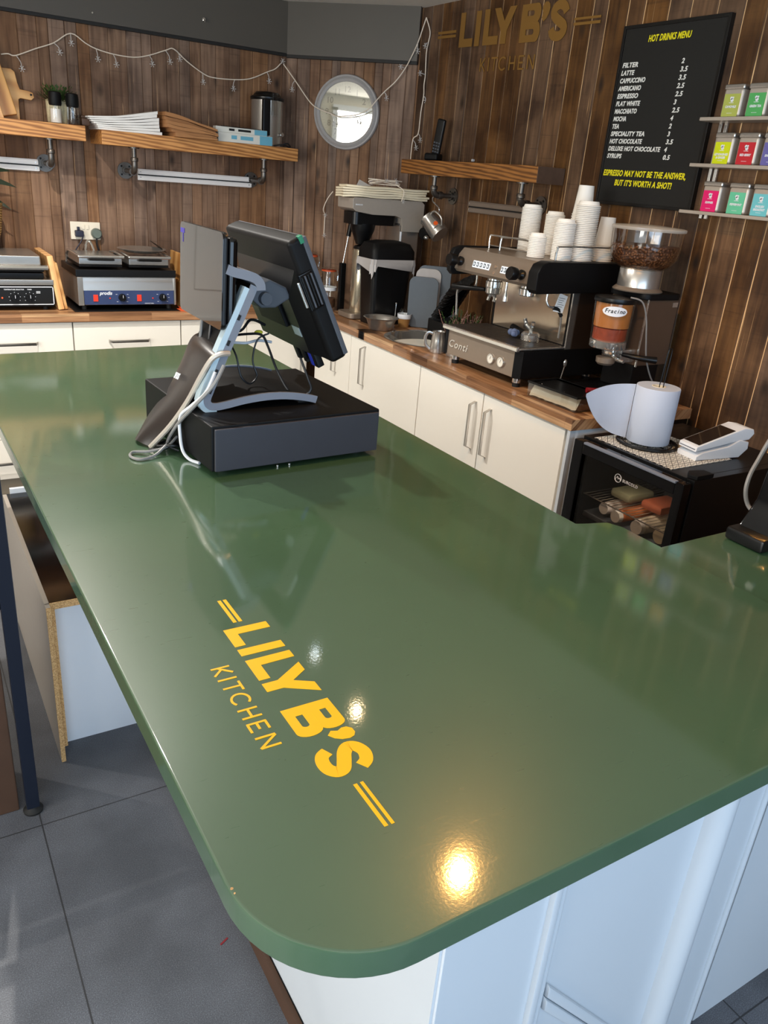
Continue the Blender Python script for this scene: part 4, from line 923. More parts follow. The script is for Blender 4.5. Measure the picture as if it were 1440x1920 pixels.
# left: black contact grill
t = thing('contact_grill', 'black fronted contact grill with two knobs at the far left of the back worktop', 'grill', (.40, 4.26, Z0))
MB().b2((.12, 4.115, Z0 + .016), (.668, 4.44, Z0 + .118), .004).build('body', K['blackm'], t)
mb = MB(); mb.b2((.13, 4.105, Z0 + .028), (.664, 4.115, Z0 + .112), .002); mb.build('control_panel', K['frame'], t)
mb = MB()
for a, b in [((.13, 4.1035, .933), (.664, 4.105, .9365)), ((.13, 4.1035, 1.0135), (.664, 4.105, 1.017)), ((.6605, 4.1035, .933), (.664, 4.105, 1.017))]: mb.b2(a, b)
mb.build('panel_border', K['whiter'], t, 0)
MB().b2((.12, 4.10, Z0 + .118), (.668, 4.44, Z0 + .144), .003).build('steel_band', K['steel'], t)
MB().b2((.14, 4.12, Z0 + .145), (.63, 4.42, Z0 + .172), .004).build('lower_plate', K['black'], t)
MB().b2((.14, 4.115, Z0 + .176), (.632, 4.42, Z0 + .205), .004).build('upper_plate', K['blackm'], t)
MB().b2((.14, 4.11, Z0 + .205), (.62, 4.43, Z0 + .250), .006).build('lid', K['steel'], t)
MB().tube([(.12, 4.085, 1.105), (.60, 4.085, 1.105), (.632, 4.09, 1.105), (.648, 4.13, 1.10), (.652, 4.22, 1.09)], .011).build('handle', K['chrome'], t)
for x in (.16, .63): MB().cyl((x, 4.15, .9052), (x, 4.15, .922), .012).build('foot', K['rubber'], t)
knob(t, (.492, 4.105, .966), .019); knob(t, (.558, 4.105, .966), .019)
for xx in (.492, .558):
    for a in range(-120, 121, 40):
        mb = MB(); mb.cyl((xx + .0245 * math.sin(R(a)), 4.105, .966 + .0245 * math.cos(R(a))), (xx + .0245 * math.sin(R(a)), 4.1042, .966 + .0245 * math.cos(R(a))), .0016, n=6); mb.build('dial_mark', K['whiter'], t)
MB().cyl((.438, 4.105, .966), (.438, 4.101, .966), .004).build('pilot_light', K['orange'], t)
text('panel_text', 'TEMPERATURE SELECTOR', .0075, K['whiter'], TM((.448, 4.1042, 1.001)), t, .0001, 0, .0002)
text('panel_text', 'TIMER', .0075, K['whiter'], TM((.548, 4.1042, 1.001)), t, .0001, 0, .0002)
mb = MB()
for i in range(3): mb.b2((.587, 4.1035, .986 + i * .004), (.605, 4.105, .9875 + i * .004))
mb.build('panel_symbol', K['whiter'], t, 0)
# leaning boards
mb = MB(); mb.M = Matrix.Translation((.682, 4.105, Z0)) @ Euler((0, R(-8), 0)).to_matrix().to_4x4(); mb.b2((0, 0, 0.002), (.027, .36, .252), .003)
solo(mb, 'wooden_board', K['beech'], 'thick beech board leaning on its side against the black contact grill', 'board', (.695, 4.28, Z0))
mb = MB(); mb.M = Matrix.Translation((.713, 4.12, Z0)) @ Euler((0, R(-9), 0)).to_matrix().to_4x4(); mb.b2((0, 0, 0.002), (.014, .34, .22), .003)
solo(mb, 'wooden_board', K['oak'], 'thinner pale board leaning behind the thick beech board', 'board', (.72, 4.28, Z0))
# double grill
solo(MB().b2((.745, 4.055, Z0), (1.285, 4.46, Z0 + .0045), .001), 'heat_mat', K['black'], 'flat black tray under the double grill', 'tray', (1.01, 4.26, Z0))
zg = Z0 + .0046
t = thing('double_contact_grill', 'stainless double contact grill with a blue control panel and two lids', 'grill', (1.01, 4.27, zg))
x0, x1, yf = .772, 1.250, 4.085
MB().b2((x0, yf + .012, zg + .02), (x1, 4.45, zg + .155), .003).build('body', K['steel'], t)
for xa, xb in ((x0, x0 + .026), (x1 - .010, x1)): MB().b2((xa, yf, zg + .02), (xb, yf + .014, zg + .155), .002).build('side_cheek', K['steel'], t)
mb = MB(); mb.prism([(yf + .012, zg + .095), (yf + .001, zg + .092), (yf + .002, zg + .098), (yf + .010, zg + .15), (yf + .014, zg + .15)], x0 + .026, x1 - .010, 'x'); mb.build('sloped_fascia', K['steel'], t, 0)
pn = MB().b2((x0 + .028, yf + .002, zg + .024), (x1 - .011, yf + .012, zg + .093), .001).build('control_panel', K['pblue'], t)
px0, pw = x0 + .028, (x1 - .011) - (x0 + .028)
for f in (.41, .87): knob(t, (px0 + pw * f, yf + .002, zg + .058), .019)
for f in (.12, .60):
    MB().b2((px0 + pw * f - .011, yf - .002, zg + .040), (px0 + pw * f + .011, yf + .002, zg + .072), .001).build('rocker_switch', K['red'], t)
    MB().cyl((px0 + pw * (f + .155), yf + .002, zg + .055), (px0 + pw * (f + .155), yf - .001, zg + .055), .0035).build('pilot_light', K['red'], t)
for f in (.41, .87):
    for a in (-130, -60, 60, 90, 130):
        c = (px0 + pw * f + .031 * math.sin(R(a)), zg + .058 + .031 * math.cos(R(a))); MB().b2((c[0] - .004, yf + .0012, c[1] - .0008), (c[0] + .004, yf + .002, c[1] + .0008)).build('dial_mark', K['whiter'], t, 0)
text('logo_text', 'prodis', .023, K['whiter'], TM((px0 + pw * .165, yf + .0012, zg + .072)), t, .0006, .2, .0003)
text('small_text', 'CONTACT GRILL', .006, K['whiter'], TM((px0 + pw * .66, yf + .0012, zg + .027)), t, .0001, .2, .0002)
MB().b2((x0 - .004, yf + .005, zg + .155), (x1 + .004, 4.45, zg + .19), .003).build('black_hob', K['black'], t)
for xa, xb, hot in ((.790, .992, 0), (1.026, 1.222, 1)):
    MB().b2((xa, yf + .022, zg + .200), (xb, 4.40, zg + .212), .002).build('upper_plate', K['blackm'], t)
    lid = MB().b2((xa, yf + .020, zg + .212), (xb, 4.40, zg + .246), .003).build('lid', K['steel'], t)
    mb = MB(); mb.tube([(xa + .045, yf + .02, zg + .236), (xa + .045, yf - .004, zg + .238), (xa + .055, yf - .006, zg + .238), (xb - .055, yf - .006, zg + .238), (xb - .045, yf - .004, zg + .238), (xb - .045, yf + .02, zg + .236)], .0055, 8, 2); mb.build('lid_handle', K['black'], lid)
    mb = MB()
    for x in (xa - .004, xb + .004): mb.tube([(x, 4.40, zg + .19), (x, 4.36, zg + .25), (x, yf + .03, zg + .254), (x, yf, zg + .25)], .005, 8, 3)
    mb.tube([(xa - .004, yf, zg + .25), (xb + .004, yf, zg + .25)], .008, 10, 1); mb.build('lid_arm', K['chrome'], t)
    for k in range(2): MB().cyl((xa + .03 + k * .14, yf + .06, zg + .246), (xa + .03 + k * .14, yf + .06, zg + .250), .005, n=10).build('lid_screw', K['steel'], lid)
for x in (x0 + .03, x1 - .03): MB().cyl((x, yf + .03, zg), (x, yf + .03, zg + .02), .012).build('foot', K['rubber'], t)
# pan and plate resting on the right lid
mb = MB(); mb.open_lathe([(0, .0), (.085, 0), (.118, .014), (.121, .016), (.118, .018), (.085, .004), (0, .003)], (1.125, 4.235, zg + .262), 40)
solo(mb, 'round_pan', K['steel'], 'shallow round metal pan resting on the right lid of the double grill', 'pan', (1.125, 4.235, zg + .262))
mb = MB(); mb.M = Matrix.Translation((1.225, 4.30, zg + .285)) @ Euler((R(20), R(35), R(30))).to_matrix().to_4x4(); mb.prism([(-.02, -.06), (.02, -.06), (.024, .02), (.012, .065), (-.008, .06), (-.024, .0)], 0, .002)
solo(mb, 'spatula', K['black'], 'black curved spatula sticking up behind the round pan', 'spatula', (1.225, 4.30, zg + .25))
# board between grill and till, orange trivet
mb = MB(); mb.M = Matrix.Translation((1.292, 4.10, Z0)) @ Euler((0, R(3), 0)).to_matrix().to_4x4(); mb.b2((0, 0, 0.001), (.012, .25, .27), .003)
solo(mb, 'wooden_board', K['bamboo'], 'upright tan board standing between the double grill and the till screen', 'board', (1.30, 4.22, Z0))
mb = MB(); mb.M = Matrix.Translation((1.312, 4.10, Z0)) @ Euler((0, R(3), 0)).to_matrix().to_4x4(); mb.b2((0, 0, 0.001), (.009, .25, .265), .003)
solo(mb, 'grey_board', K['lgrey'], 'grey board standing beside the upright tan board', 'board', (1.318, 4.22, Z0))
mb = MB(); V = []
for i in range(14): r = .030 if i % 2 == 0 else .016; V.append((1.280 + r * 1.1 * math.cos(R(i * 180 / 13)), Z0 + r * 1.15 * math.sin(R(i * 180 / 13))))
mb.prism(V + [(1.25, Z0), (1.31, Z0)][:0], 4.045, 4.075, 'y'); solo(mb, 'silicone_trivet', K['orange'], 'small spiky orange silicone piece at the right of the double grill', 'trivet', (1.28, 4.06, Z0))
# wicker basket and leaves at the left edge
t = thing('hanging_basket', 'woven wicker basket hanging on the back wall at the left edge', 'basket', (.42, 4.42, 1.14))
MB().open_lathe([(.0, 1.15), (.055, 1.15), (.085, 1.24), (.10, 1.36), (.103, 1.365), (.097, 1.367), (.08, 1.24), (.05, 1.158), (0, 1.158)], (.410, 4.36, 0), 32).build('basket_body', K['wicker'], t)
MB().cyl((.41, 4.46, 1.34), (.41, 4.499, 1.34), .006).build('hook', K['black'], t)
mb = MB()
for (a, L, dz) in ((20, .19, .0), (5, .20, -.02), (-12, .17, -.075), (30, .13, .03)):
    b = Vector((.38, 4.34, 1.49 + dz)); d = Vector((math.cos(R(a)), 0, math.sin(R(a)))); up = Vector((0, -.35, 1)).normalized()
    pts = [(0, 0), (.3, .013), (.6, .014), (.85, .007), (1, 0)]; U = [b + d * L * u + Vector((0, 0, -.25 * L * u * u)) + up * w for u, w in pts]; Lw = [b + d * L * u + Vector((0, 0, -.25 * L * u * u)) - up * w for u, w in pts]
    for i in range(4): mb.raw([U[i], U[i + 1], Lw[i + 1], Lw[i]], [(0, 1, 2, 3)])
t = thing('trailing_plant', 'dark pointed leaves trailing over the wicker basket at the left edge', 'plant', (.38, 4.36, 1.367))
mb.build('foliage', K['leafd'], t, 0)
MB().tube([(.38, 4.36, 1.37), (.385, 4.35, 1.43), (.38, 4.34, 1.50)], .004).build('stem', K['leafd'], t)
# clip-top jars in the corner
def jar(x, y, h, r, lb, fill=.04):
    t = thing('clip_top_jar', lb, 'jar', (x, y, Z0), group='clip top jars in the corner')
    MB().lathe([(r - .004, .004), (r - .004, fill)], (x, y, Z0), 28).build('ground_coffee', K['coffee'], t)
    MB().open_lathe([(0, 0.0005), (r - .003, 0.0005), (r, .006), (r, h * .68), (r * .82, h * .82), (r * .80, h * .88)], (x, y, Z0), 32).build('glass_body', K['pane'], t)
    MB().lathe([(r * .84, h * .88), (r * .88, h * .885), (r * .88, h * .91), (r * .84, h * .915)], (x, y, Z0), 32).build('orange_seal', K['orangej'], t)
    MB().lathe([(r * .86, h * .915), (r * .86, h * .95), (r * .6, h * .985), (0, h)], (x, y, Z0), 32).build('glass_lid', K['pane'], t)
    MB().tube([(x + r * .9, y - .012, Z0 + h * .93), (x + r * 1.05, y - .012, Z0 + h * .82), (x + r * .98, y - .012, Z0 + h * .70)], .0018, 6).tube([(x + r * .9, y - .022, Z0 + h * .90), (x + r * 1.0, y - .022, Z0 + h * .80), (x + r * .92, y - .024, Z0 + h * .66)], .0018, 6).build('wire_clasp', K['chrome'], t)
    MB().open_lathe([(r + .0008, h * .42), (r + .0008, h * .50)], (x, y, Z0), 32).build('paper_band', K['whiter'], t)
jar(2.150, 4.13, .225, .048, 'shorter clip top jar with orange seal and white label band', .05)
jar(2.105, 4.28, .295, .046, 'taller clip top jar behind the shorter one with a white band', .03)
# black handled tool in a holder
t = thing('milk_frother', 'slim black handled steel frother standing in a black holder left of the coffee brewer', 'frother', (2.165, 4.00, Z0))
MB().b2((2.148, 3.985, Z0), (2.182, 4.015, Z0 + .26), .006).build('holder', K['black'], t)
MB().cyl((2.166, 4.0, Z0 + .26), (2.19, 4.0, Z0 + .40), .004).build('shaft', K['chrome'], t)
MB().cyl((2.19, 4.0, Z0 + .40), (2.208, 4.0, Z0 + .50), .013, .012).build('grip', K['black'], t)

# ============================================================ ALONG THE RIGHT WORKTOP
# filter coffee brewer
t = thing('coffee_brewer', 'tall steel and black filter coffee brewer in the corner under a heap of paper', 'brewer', (2.27, 3.80, Z0))
def rr(x0, x1, y0, y1, r, n=6):
    return arc(x1 - r, y1 - r, r, 0, 90, n) + arc(x0 + r, y1 - r, r, 90, 180, n) + arc(x0 + r, y0 + r, r, 180, 270, n) + arc(x1 - r, y0 + r, r, 270, 360, n)
MB().prism(rr(2.075, 2.475, 3.72, 3.88, .03), Z0 + .004, Z0 + .030, bv=.003).build('base', K['dsteel'], t)
MB().prism(rr(2.35, 2.472, 3.725, 3.875, .012), Z0 + .03, 1.425).build('column', K['steel'], t)
MB().prism(rr(2.352, 2.36, 3.722, 3.8, .002), Z0 + .03, 1.425).build('gauge_strip', K['whiter'], t)
P = [(2.052, 1.462), (2.07, 1.448), (2.17, 1.436), (2.31, 1.436), (2.345, 1.425), (2.352, 1.39), (2.352, 1.36), (2.47, 1.36), (2.484, 1.38), (2.484, 1.50), (2.465, 1.515), (2.06, 1.515), (2.05, 1.508)]
MB().prism(P, 3.715, 3.88, 'y', .003).build('head', K['alu'], t)
MB().prism(rr(2.068, 2.33, 3.73, 3.86, .03), 1.385, 1.444).build('spray_housing', K['black'], t)
MB().lathe([(.030, 1.285), (.034, 1.29), (.062, 1.36), (.066, 1.39)], (2.155, 3.785, 0), 32).build('filter_funnel', K['black'], t)
text('badge', 'BRAVILOR', .009, K['whiter'], TM((2.066, 3.7145, 1.478)), t, .0002)
t = thing('thermal_flask', 'tall steel thermal coffee flask with black lid on the brewer base', 'flask', (2.162, 3.79, .936))
MB().lathe([(.050, .936), (.052, .94), (.052, 1.25), (.045, 1.262)], (2.162, 3.785, 0), 36).build('flask_body', steel('flask_steel', (196, 186, 164), .2), t)
MB().lathe([(.047, 1.262), (.049, 1.268), (.045, 1.276), (.02, 1.283), (.0, 1.284)], (2.162, 3.785, 0), 28).build('lid', K['black'], t)
MB().b2((2.125, 3.70, 1.262), (2.155, 3.76, 1.279), .004).build('spout', K['blackm'], t)
# paper heap on the brewer
rq = random.Random(12)
for i in range(5):
    mb = MB(); z = 1.5165 + i * .0108; nx, ny = 14, 4
    x0, x1 = (2.012 if i < 4 else 2.03), 2.498 + rq.uniform(-.02, .01); y0, y1 = 3.705 + rq.uniform(-.008, .008), 3.885
    V = []
    for lay in (0, .0092):
        for a in range(nx + 1):
            for b in range(ny + 1):
                u = a / nx; x = x0 + (x1 - x0) * u; y = y0 + (y1 - y0) * b / ny
                w = .0016 * math.sin(u * 12 + i * .5 + b) - .010 * max(0, .12 - u) * (4 - i)
                if u < .12: y = 3.795 + (y - 3.795) * (.45 + u * 4.5)
                V.append((x, y, z + lay + w + .0012))
    g = (ny + 1); N = (nx + 1) * g; F = []
    for a in range(nx):
        for b in range(ny):
            q = a * g + b; F += [(q, q + 1, q + g + 1, q + g), (N + q, N + q + g, N + q + g + 1, N + q + 1)]
        F += [(a * g, (a + 1) * g, N + (a + 1) * g, N + a * g), (a * g + ny, N + a * g + ny, N + (a + 1) * g + ny, (a + 1) * g + ny)]
    for b in range(ny): F += [(b, N + b, N + b + 1, b + 1), (nx * g + b, nx * g + b + 1, N + nx * g + b + 1, N + nx * g + b)]
    mb.raw(V, F)
    solo(mb, 'filter_paper_pack', K['cream'], '%s cream filter paper pack lying on top of the coffee brewer' % ['lowest', 'second lowest', 'middle', 'second highest', 'topmost'][i], 'paper', (2.25, 3.79, z), 'paper packs on the brewer')
mb = MB(); mb.M = Matrix.Translation((2.13, 3.78, 1.576)) @ Euler((R(24), R(0), R(10))).to_matrix().to_4x4(); mb.prism([(-.06, -.03), (.06, -.035), (.02, .05)], 0, .0015)
solo(mb, 'loose_paper', K['paper'], 'pointed loose sheet standing up on the paper packs', 'paper', (2.13, 3.78, 1.573))
mb = MB(); rq = random.Random(3); P = [Vector((2.23 + .09 * math.sin(i * 1.9) + .05 * (i / 22), 3.76 + .03 * math.cos(i * 2.3), 1.582 + .012 * (1 + math.sin(i * 1.3)))) for i in range(22)]
t = thing('fairy_lights', 'tangled heap of fairy lights on the paper packs and down the brewer side', 'lights', (2.25, 3.76, 1.565))
mb.tube(P, .0022, 5, 4); mb.tube([(2.30, 3.72, 1.585), (2.33, 3.69, 1.56), (2.32, 3.69, 1.51)], .0022, 5, 4); mb.build('cable', K['string'], t)
mb = MB(); mb.tube([(2.03, 3.90, 1.53), (2.015, 3.93, 1.49), (2.01, 3.96, 1.44), (2.03, 3.98, 1.41), (2.035, 3.99, 1.37), (2.04, 4.0, 1.31)], .0024, 5, 4); mb.build('cable', K['string'], t)
for i, q in enumerate([P[3], P[7], P[11], P[15], P[19], Vector((2.33, 3.69, 1.51)), Vector((2.03, 3.98, 1.41)), Vector((2.04, 4.0, 1.305))]):
    mb = MB()
    for k in range(6): a = R(60 * k); mb.tube([q, q + Vector((math.cos(a) * .012, -.004, math.sin(a) * .012))], .0014, 4, 1)
    mb.ball(q, .003, 6); mb.build('bulb', K['bulb'], t)
# waste bin with liner
t = thing('counter_bin', 'black swing top counter bin with a grey liner hanging over its rim', 'bin', (2.21, 3.58, Z0))
def rbox(mb, zz):   # stacked rounded rectangles
    n = None; V = []; F = []
    for (x0, x1, y0, y1, r, z) in zz:
        p = rr(x0, x1, y0, y1, r); n = len(p); V += [(a, b, z) for a, b in p]
    for j in range(len(zz) - 1):
        for i in range(n): F.append((j * n + i, j * n + (i + 1) % n, (j + 1) * n + (i + 1) % n, (j + 1) * n + i))
    F.append(tuple(reversed(range(n)))); F.append(tuple(range((len(zz) - 1) * n, len(zz) * n)))
    mb.raw(V, F); return mb
rbox(MB(), [(2.115, 2.315, 3.565, 3.695, .025, Z0), (2.095, 2.335, 3.545, 3.705, .03, 1.235)]).build('bin_body', K['black'], t)
rbox(MB(), [(2.087, 2.343, 3.536, 3.712, .03, 1.225), (2.087, 2.343, 3.538, 3.712, .03, 1.275), (2.105, 2.325, 3.558, 3.695, .03, 1.31), (2.15, 2.28, 3.588, 3.665, .03, 1.322)]).build('swing_lid', K['blackm'], t)
mb = MB(); p = rr(2.085, 2.345, 3.534, 3.714, .03, 10); n = len(p); V = []
for j, (o, z) in enumerate([(.001, 1.236), (.004, 1.21), (.003, 1.19)]):
    for i, (a, b) in enumerate(p):
        sag = .022 * math.sin(i * .55) + .012 * math.sin(i * 1.7 + 1) if j == 2 else .0
        cx, cy = 2.215, 3.624; k = 1 + (o + .003 * math.sin(i * 1.9 + j)) / .13; V.append((cx + (a - cx) * k, cy + (b - cy) * k, z - sag - (.018 if j == 2 else 0)))
mb.raw(V, [(j * n + i, j * n + (i + 1) % n, (j + 1) * n + (i + 1) % n, (j + 1) * n + i) for j in range(2) for i in range(n)]); mb.build('bin_liner', K['linerm'], t)
# small bowl, amber cup
c = (2.108, 3.455)
mb = MB(); mb.open_lathe([(0, 0), (.054, 0), (.060, .004), (.074, .048), (.088, .060), (.091, .0615), (.087, .0625), (.072, .052), (.057, .008), (0, .005)], (*c, Z0), 40)
t = thing('steel_bowl', 'small stainless bowl with a flared rim at the sink edge', 'bowl', (*c, Z0)); mb.build('bowl', K['steel'], t)
c = (2.275, 3.50)
t = thing('amber_cup', 'small amber plastic cup with white rim beside the steel bowl', 'cup', (*c, Z0))
MB().open_lathe([(0, 0.0005), (.026, 0.0005), (.033, .045), (.031, .045), (.024, .004), (0, .004)], (*c, Z0), 28).build('cup_body', K['amber'], t)
MB().open_lathe([(.0335, .045), (.036, .068), (.037, .068), (.035, .045)], (*c, Z0), 28).build('rim', K['whiter'], t)
mb = MB(); mb.ball((2.265, 3.50, Z0 + .075), .018, 10, (1, 1, 1.3)); solo(mb, 'crumpled_wrapper', K['pane'], 'crumpled clear wrapper stuffed in the amber cup', 'wrapper', (2.25, 3.50, Z0 + .045))
mb = MB(); mb.cyl((2.225, 3.515, Z0 + .0005), (2.232, 3.52, Z0 + .115), .0022, n=8); mb.ball((2.232, 3.52, Z0 + .118), .005, 8); solo(mb, 'cocktail_stirrer', K['chrome'], 'thin metal stirrer standing left of the amber cup', 'stirrer', (2.228, 3.515, Z0))
# grey trays on edge
def tray(x, y, w, h, rz, ry, m, lb, th=.010):
    mb = MB(); p = rr(-w / 2, w / 2, 0, h, .035, 8); mb.M = Matrix.Translation((x, y, Z0 + .002)) @ Euler((R(ry), 0, R(rz))).to_matrix().to_4x4(); mb.prism(p, 0, th, 'y', .002); solo(mb, 'serving_tray', m, lb, 'tray', (x, y, Z0), 'grey trays standing on edge')
tray(2.355, 3.46, .15, .26, -38, 6, K['lgrey'], 'nearest mid grey tray standing on edge right of the bin')
tray(2.39, 3.475, .13, .30, -38, 6, K['linerm'], 'pale grey tray standing just behind the nearest grey tray')
tray(2.42, 3.465, .17, .315, -38, 6, K['lgrey'], 'tallest slate grey tray standing at the back against the wall', .012)
tray(2.41, 3.30, .10, .20, -38, 8, K['dgrey'], 'small dark grey tray standing at the right of the grey trays')
# black fluted baskets nested in a tilted stack
f = None
for i in range(7):
    M1 = Matrix.Translation((2.285 + .012 * i, 3.12 - .0 * i, 1.045 + .017 * i)) @ Euler((R(0), R(-38), R(-20))).to_matrix().to_4x4()
    lb = ['lowest', 'second lowest', 'third lowest', 'middle', 'third highest', 'second highest', 'topmost'][i] + ' black fluted basket in the tilted stack behind the plant'
    if f is None:
        t = thing('fluted_basket', lb, 'basket', M1.translation, 0, 'black fluted baskets', True, eul=M1.to_euler()); mb = MB(); V = []; n = 48
        for r, z in ((.05, 0), (.085, .03), (.083, .03), (.048, .003)):
            for k in range(n): a = 2 * math.pi * k / n; q = r * (1 + .05 * math.cos(12 * a)); V.append((q * math.cos(a), q * math.sin(a), z))
        F = [(j * n + k, j * n + (k + 1) % n, (j + 1) * n + (k + 1) % n, (j + 1) * n + k) for j in range(3) for k in range(n)] + [tuple(reversed(range(n)))]
        mb.raw(V, F); mb.build('basket_shell', K['black'], t); f = t
    else: dup(f, M1.translation, None, lb, M1.to_euler())
solo(MB().prism(rr(2.22, 2.42, 3.03, 3.22, .03), Z0, Z0 + .10, bv=.003), 'black_crate', K['blackm'], 'low black box under the tilted stack of fluted baskets', 'box', (2.32, 3.12, Z0))
# heather in a dark trough
t = thing('potted_heather', 'small heather plant in a dark pot left of the espresso machine', 'plant', (2.21, 2.92, Z0))
MB().prism(rr(2.12, 2.32, 2.87, 2.98, .02), Z0, Z0 + .085, bv=.002).build('pot', K['dgrey'], t)
MB().prism(rr(2.125, 2.315, 2.875, 2.975, .02), Z0 + .084, Z0 + .088).build('soil', K['soil'], t)
tw, lf = MB(), MB(); rh = random.Random(9)
for i in range(46):
    b = Vector((rh.uniform(2.13, 2.31), rh.uniform(2.885, 2.965), Z0 + .085)); d = Vector((rh.uniform(-.5, .35), rh.uniform(-.5, .3), rh.uniform(.5, 1))).normalized(); L = rh.uniform(.05, .12); e = b + d * L
    (lf if i % 2 else tw).tube([b, b + d * L * .5 + Vector((0, 0, -.004)), e], .0012, 4, 2)
    for k in range(10):
        c = b + d * L * rh.uniform(.35, 1); g = Vector((rh.uniform(-1, 1), rh.uniform(-1, 1), rh.uniform(0, 1))).normalized() * .009; s = g.cross(d).normalized() * .0022
        (lf if i % 2 else tw).raw([c, c + g * .6 + s, c + g, c + g * .6 - s], [(0, 1, 2, 3)])
tw.build('heather_twigs', K['heather'], t, 0); lf.build('foliage', K['leaf'], t, 0)
# milk jugs
def jug(x, y, h, r, lb, rz=200):
    t = thing('milk_jug', lb, 'jug', (x, y, Z0), rz, 'steel milk jugs', local=True)
    MB().open_lathe([(0, .0008), (r, .0008), (r * 1.02, .006), (r * .92, h * .6), (r * .80, h * .9), (r * .86, h), (r * .82, h), (r * .76, h * .9), (r * .88, h * .5), (r * .9, .006), (0, .005)], n=36).build('jug_body', K['steel'], t)
    MB().tube([(r * .8, 0, h * .88), (r * 1.35, 0, h * .92), (r * 1.7, 0, h * .7), (r * 1.6, 0, h * .35), (r * .98, 0, h * .12)], .004, 8, 5, flat=1.8).build('handle', K['steel'], t)
jug(2.088, 2.915, .095, .034, 'steel milk jug standing at the near edge of the sink', 150)
jug(2.125, 2.835, .085, .036, 'steel milk jug half behind the espresso machine corner', 10)
# hanging jug on the pipe bracket
az = Vector((-.25, .72, .62)).normalized(); ay = Vector((.1, -.62, .78)); ay = (ay - az * ay.dot(az)).normalized(); ax_ = ay.cross(az)
jc = Vector((2.405, 3.495, 1.408)); Mh = Matrix(((ax_.x, ay.x, az.x, jc.x), (ax_.y, ay.y, az.y, jc.y), (ax_.z, ay.z, az.z, jc.z), (0, 0, 0, 1)))
t = thing('hanging_milk_jug', 'steel milk jug with orange logo hanging from the pipe bracket by its handle', 'jug', (2.41, 3.44, 1.34))
h, r = .115, .046
mb = MB(); mb.M = Mh; mb.open_lathe([(0, -h / 2), (r, -h / 2), (r * 1.03, -h / 2 + .006), (r, 0), (r * .88, h * .38), (r * .95, h / 2), (r * .9, h / 2), (r * .84, h * .38), (r * .95, 0), (0, -h / 2 + .004)], n=36); mb.build('jug_body', K['steel'], t)
mb = MB(); mb.M = Mh; mb.tube([(r * .3, r * .85, h * .42), (r * .4, r * 1.5, h * .30), (r * .3, r * 1.6, -h * .1), (r * .2, r * 1.0, -h * .32)], .0045, 8, 5); mb.build('handle', K['steel'], t)
tc_ = (Vector((0, 0, 1.62)) - jc); la = math.atan2(tc_.dot(ay), tc_.dot(ax_))
mb = MB(); mb.M = Mh @ Matrix.Rotation(la + .35, 4, 'Z') @ Matrix.Translation((0, 0, -.012)); mb.prism(arc(0, 0, .0115, 0, 360, 18)[:-1], r * 1.0, r + .0012, 'x'); mb.build('orange_logo', K['orangeg'], t)
mb = MB(); mb.M = Mh @ Matrix.Rotation(la + .1, 4, 'Z') @ Matrix.Translation((0, 0, -.030)); mb.b2((r * 1.0, -.012, -.003), (r + .0014, .012, .003)); mb.build('small_logo_text', K['pipe'], t)
mb = MB(); mb.tube([tuple(jc + ay * r * 1.5 + az * .02), tuple(jc + ay * r * 1.9 + az * .04), (2.41, 3.535, 1.525), (2.42, 3.55, 1.545)], .003); mb.build('hanging_loop', K['chrome'], t)

t = thing('portafilter', 'black and chrome portafilter hanging on the planks behind the coffee brewer', 'portafilter', (2.47, 3.66, 1.33))
MB().cyl((2.50, 3.66, 1.365), (2.44, 3.64, 1.362), .028, .030).build('basket_ring', K['black'], t)
MB().ball((2.435, 3.60, 1.345), .014, 10, (1, 1, .8)).build('twin_spout', K['chrome'], t)
MB().cyl((2.47, 3.66, 1.39), (2.465, 3.675, 1.43), .013, .012).build('handle', K['chrome'], t)
MB().cyl((2.50, 3.66, 1.365), (2.544, 3.66, 1.366), .006).build('wall_hook', K['black'], t)

# ============================================================ ESPRESSO MACHINE
t = thing('espresso_machine', 'two group espresso machine in taupe steel and black carrying stacks of paper cups', 'coffee machine', (2.26, 2.52, Z0))
ym = 2.52
MB().b2((2.035, 2.300, .944), (2.49, 2.745, 1.052), .004).build('base_body', K['black'], t)
MB().b2((2.020, 2.305, .942), (2.036, 2.765, 1.046), .003).build('front_panel', K['dsteel'], t)
for ya, yb2, n in ((2.268, 2.304, 'side_panel'), (2.747, 2.772, 'side_panel')):
    MB().prism([(2.03, ya if ya < 2.5 else yb2), (2.50, ya if ya < 2.5 else yb2), (2.50, yb2 if ya < 2.5 else ya), (2.017, yb2 if ya < 2.5 else ya), (2.010, yb2 - .008 if ya < 2.5 else ya + .008)], .942, 1.050, bv=.003).build(n, K['blackm'], t)
for x, y in ((2.046, 2.305), (2.046, 2.715), (2.44, 2.325), (2.44, 2.70)):
    ft = MB().cyl((x, y, .922), (x, y, .946), .0175).build('foot', K['chrome'], t); MB().cyl((x, y, Z0), (x, y, .923), .015).build('rubber_pad', K['rubber'], ft)
mb = MB(); mb.b2((2.000, 2.272, 1.052), (2.242, 2.768, 1.060), .003); mb.build('drip_tray', K['chrome'], t)
mb = MB()
for i in range(30): mb.b2((2.022, 2.285 + i * .0161, 1.060), (2.235, 2.285 + i * .0161 + .009, 1.063), .0)
mb.build('tray_grate', K['pipe'], t, 0)
MB().b2((1.998, 2.273, 1.047), (2.014, 2.767, 1.066), .004).build('tray_lip', K['chrome'], t)
MB().b2((2.245, 2.277, 1.05), (2.49, 2.75, 1.285), .003).build('back_body', K['blackm'], t)
MB().b2((2.243, 2.272, 1.05), (2.272, 2.279, 1.28), .001).build('corner_strip', K['steel'], t)
MB().b2((2.2435, 2.29, 1.065), (2.2455, 2.735, 1.275)).build('splash_plate', steel('polished_taupe', (172, 158, 140), .16), t, 0)
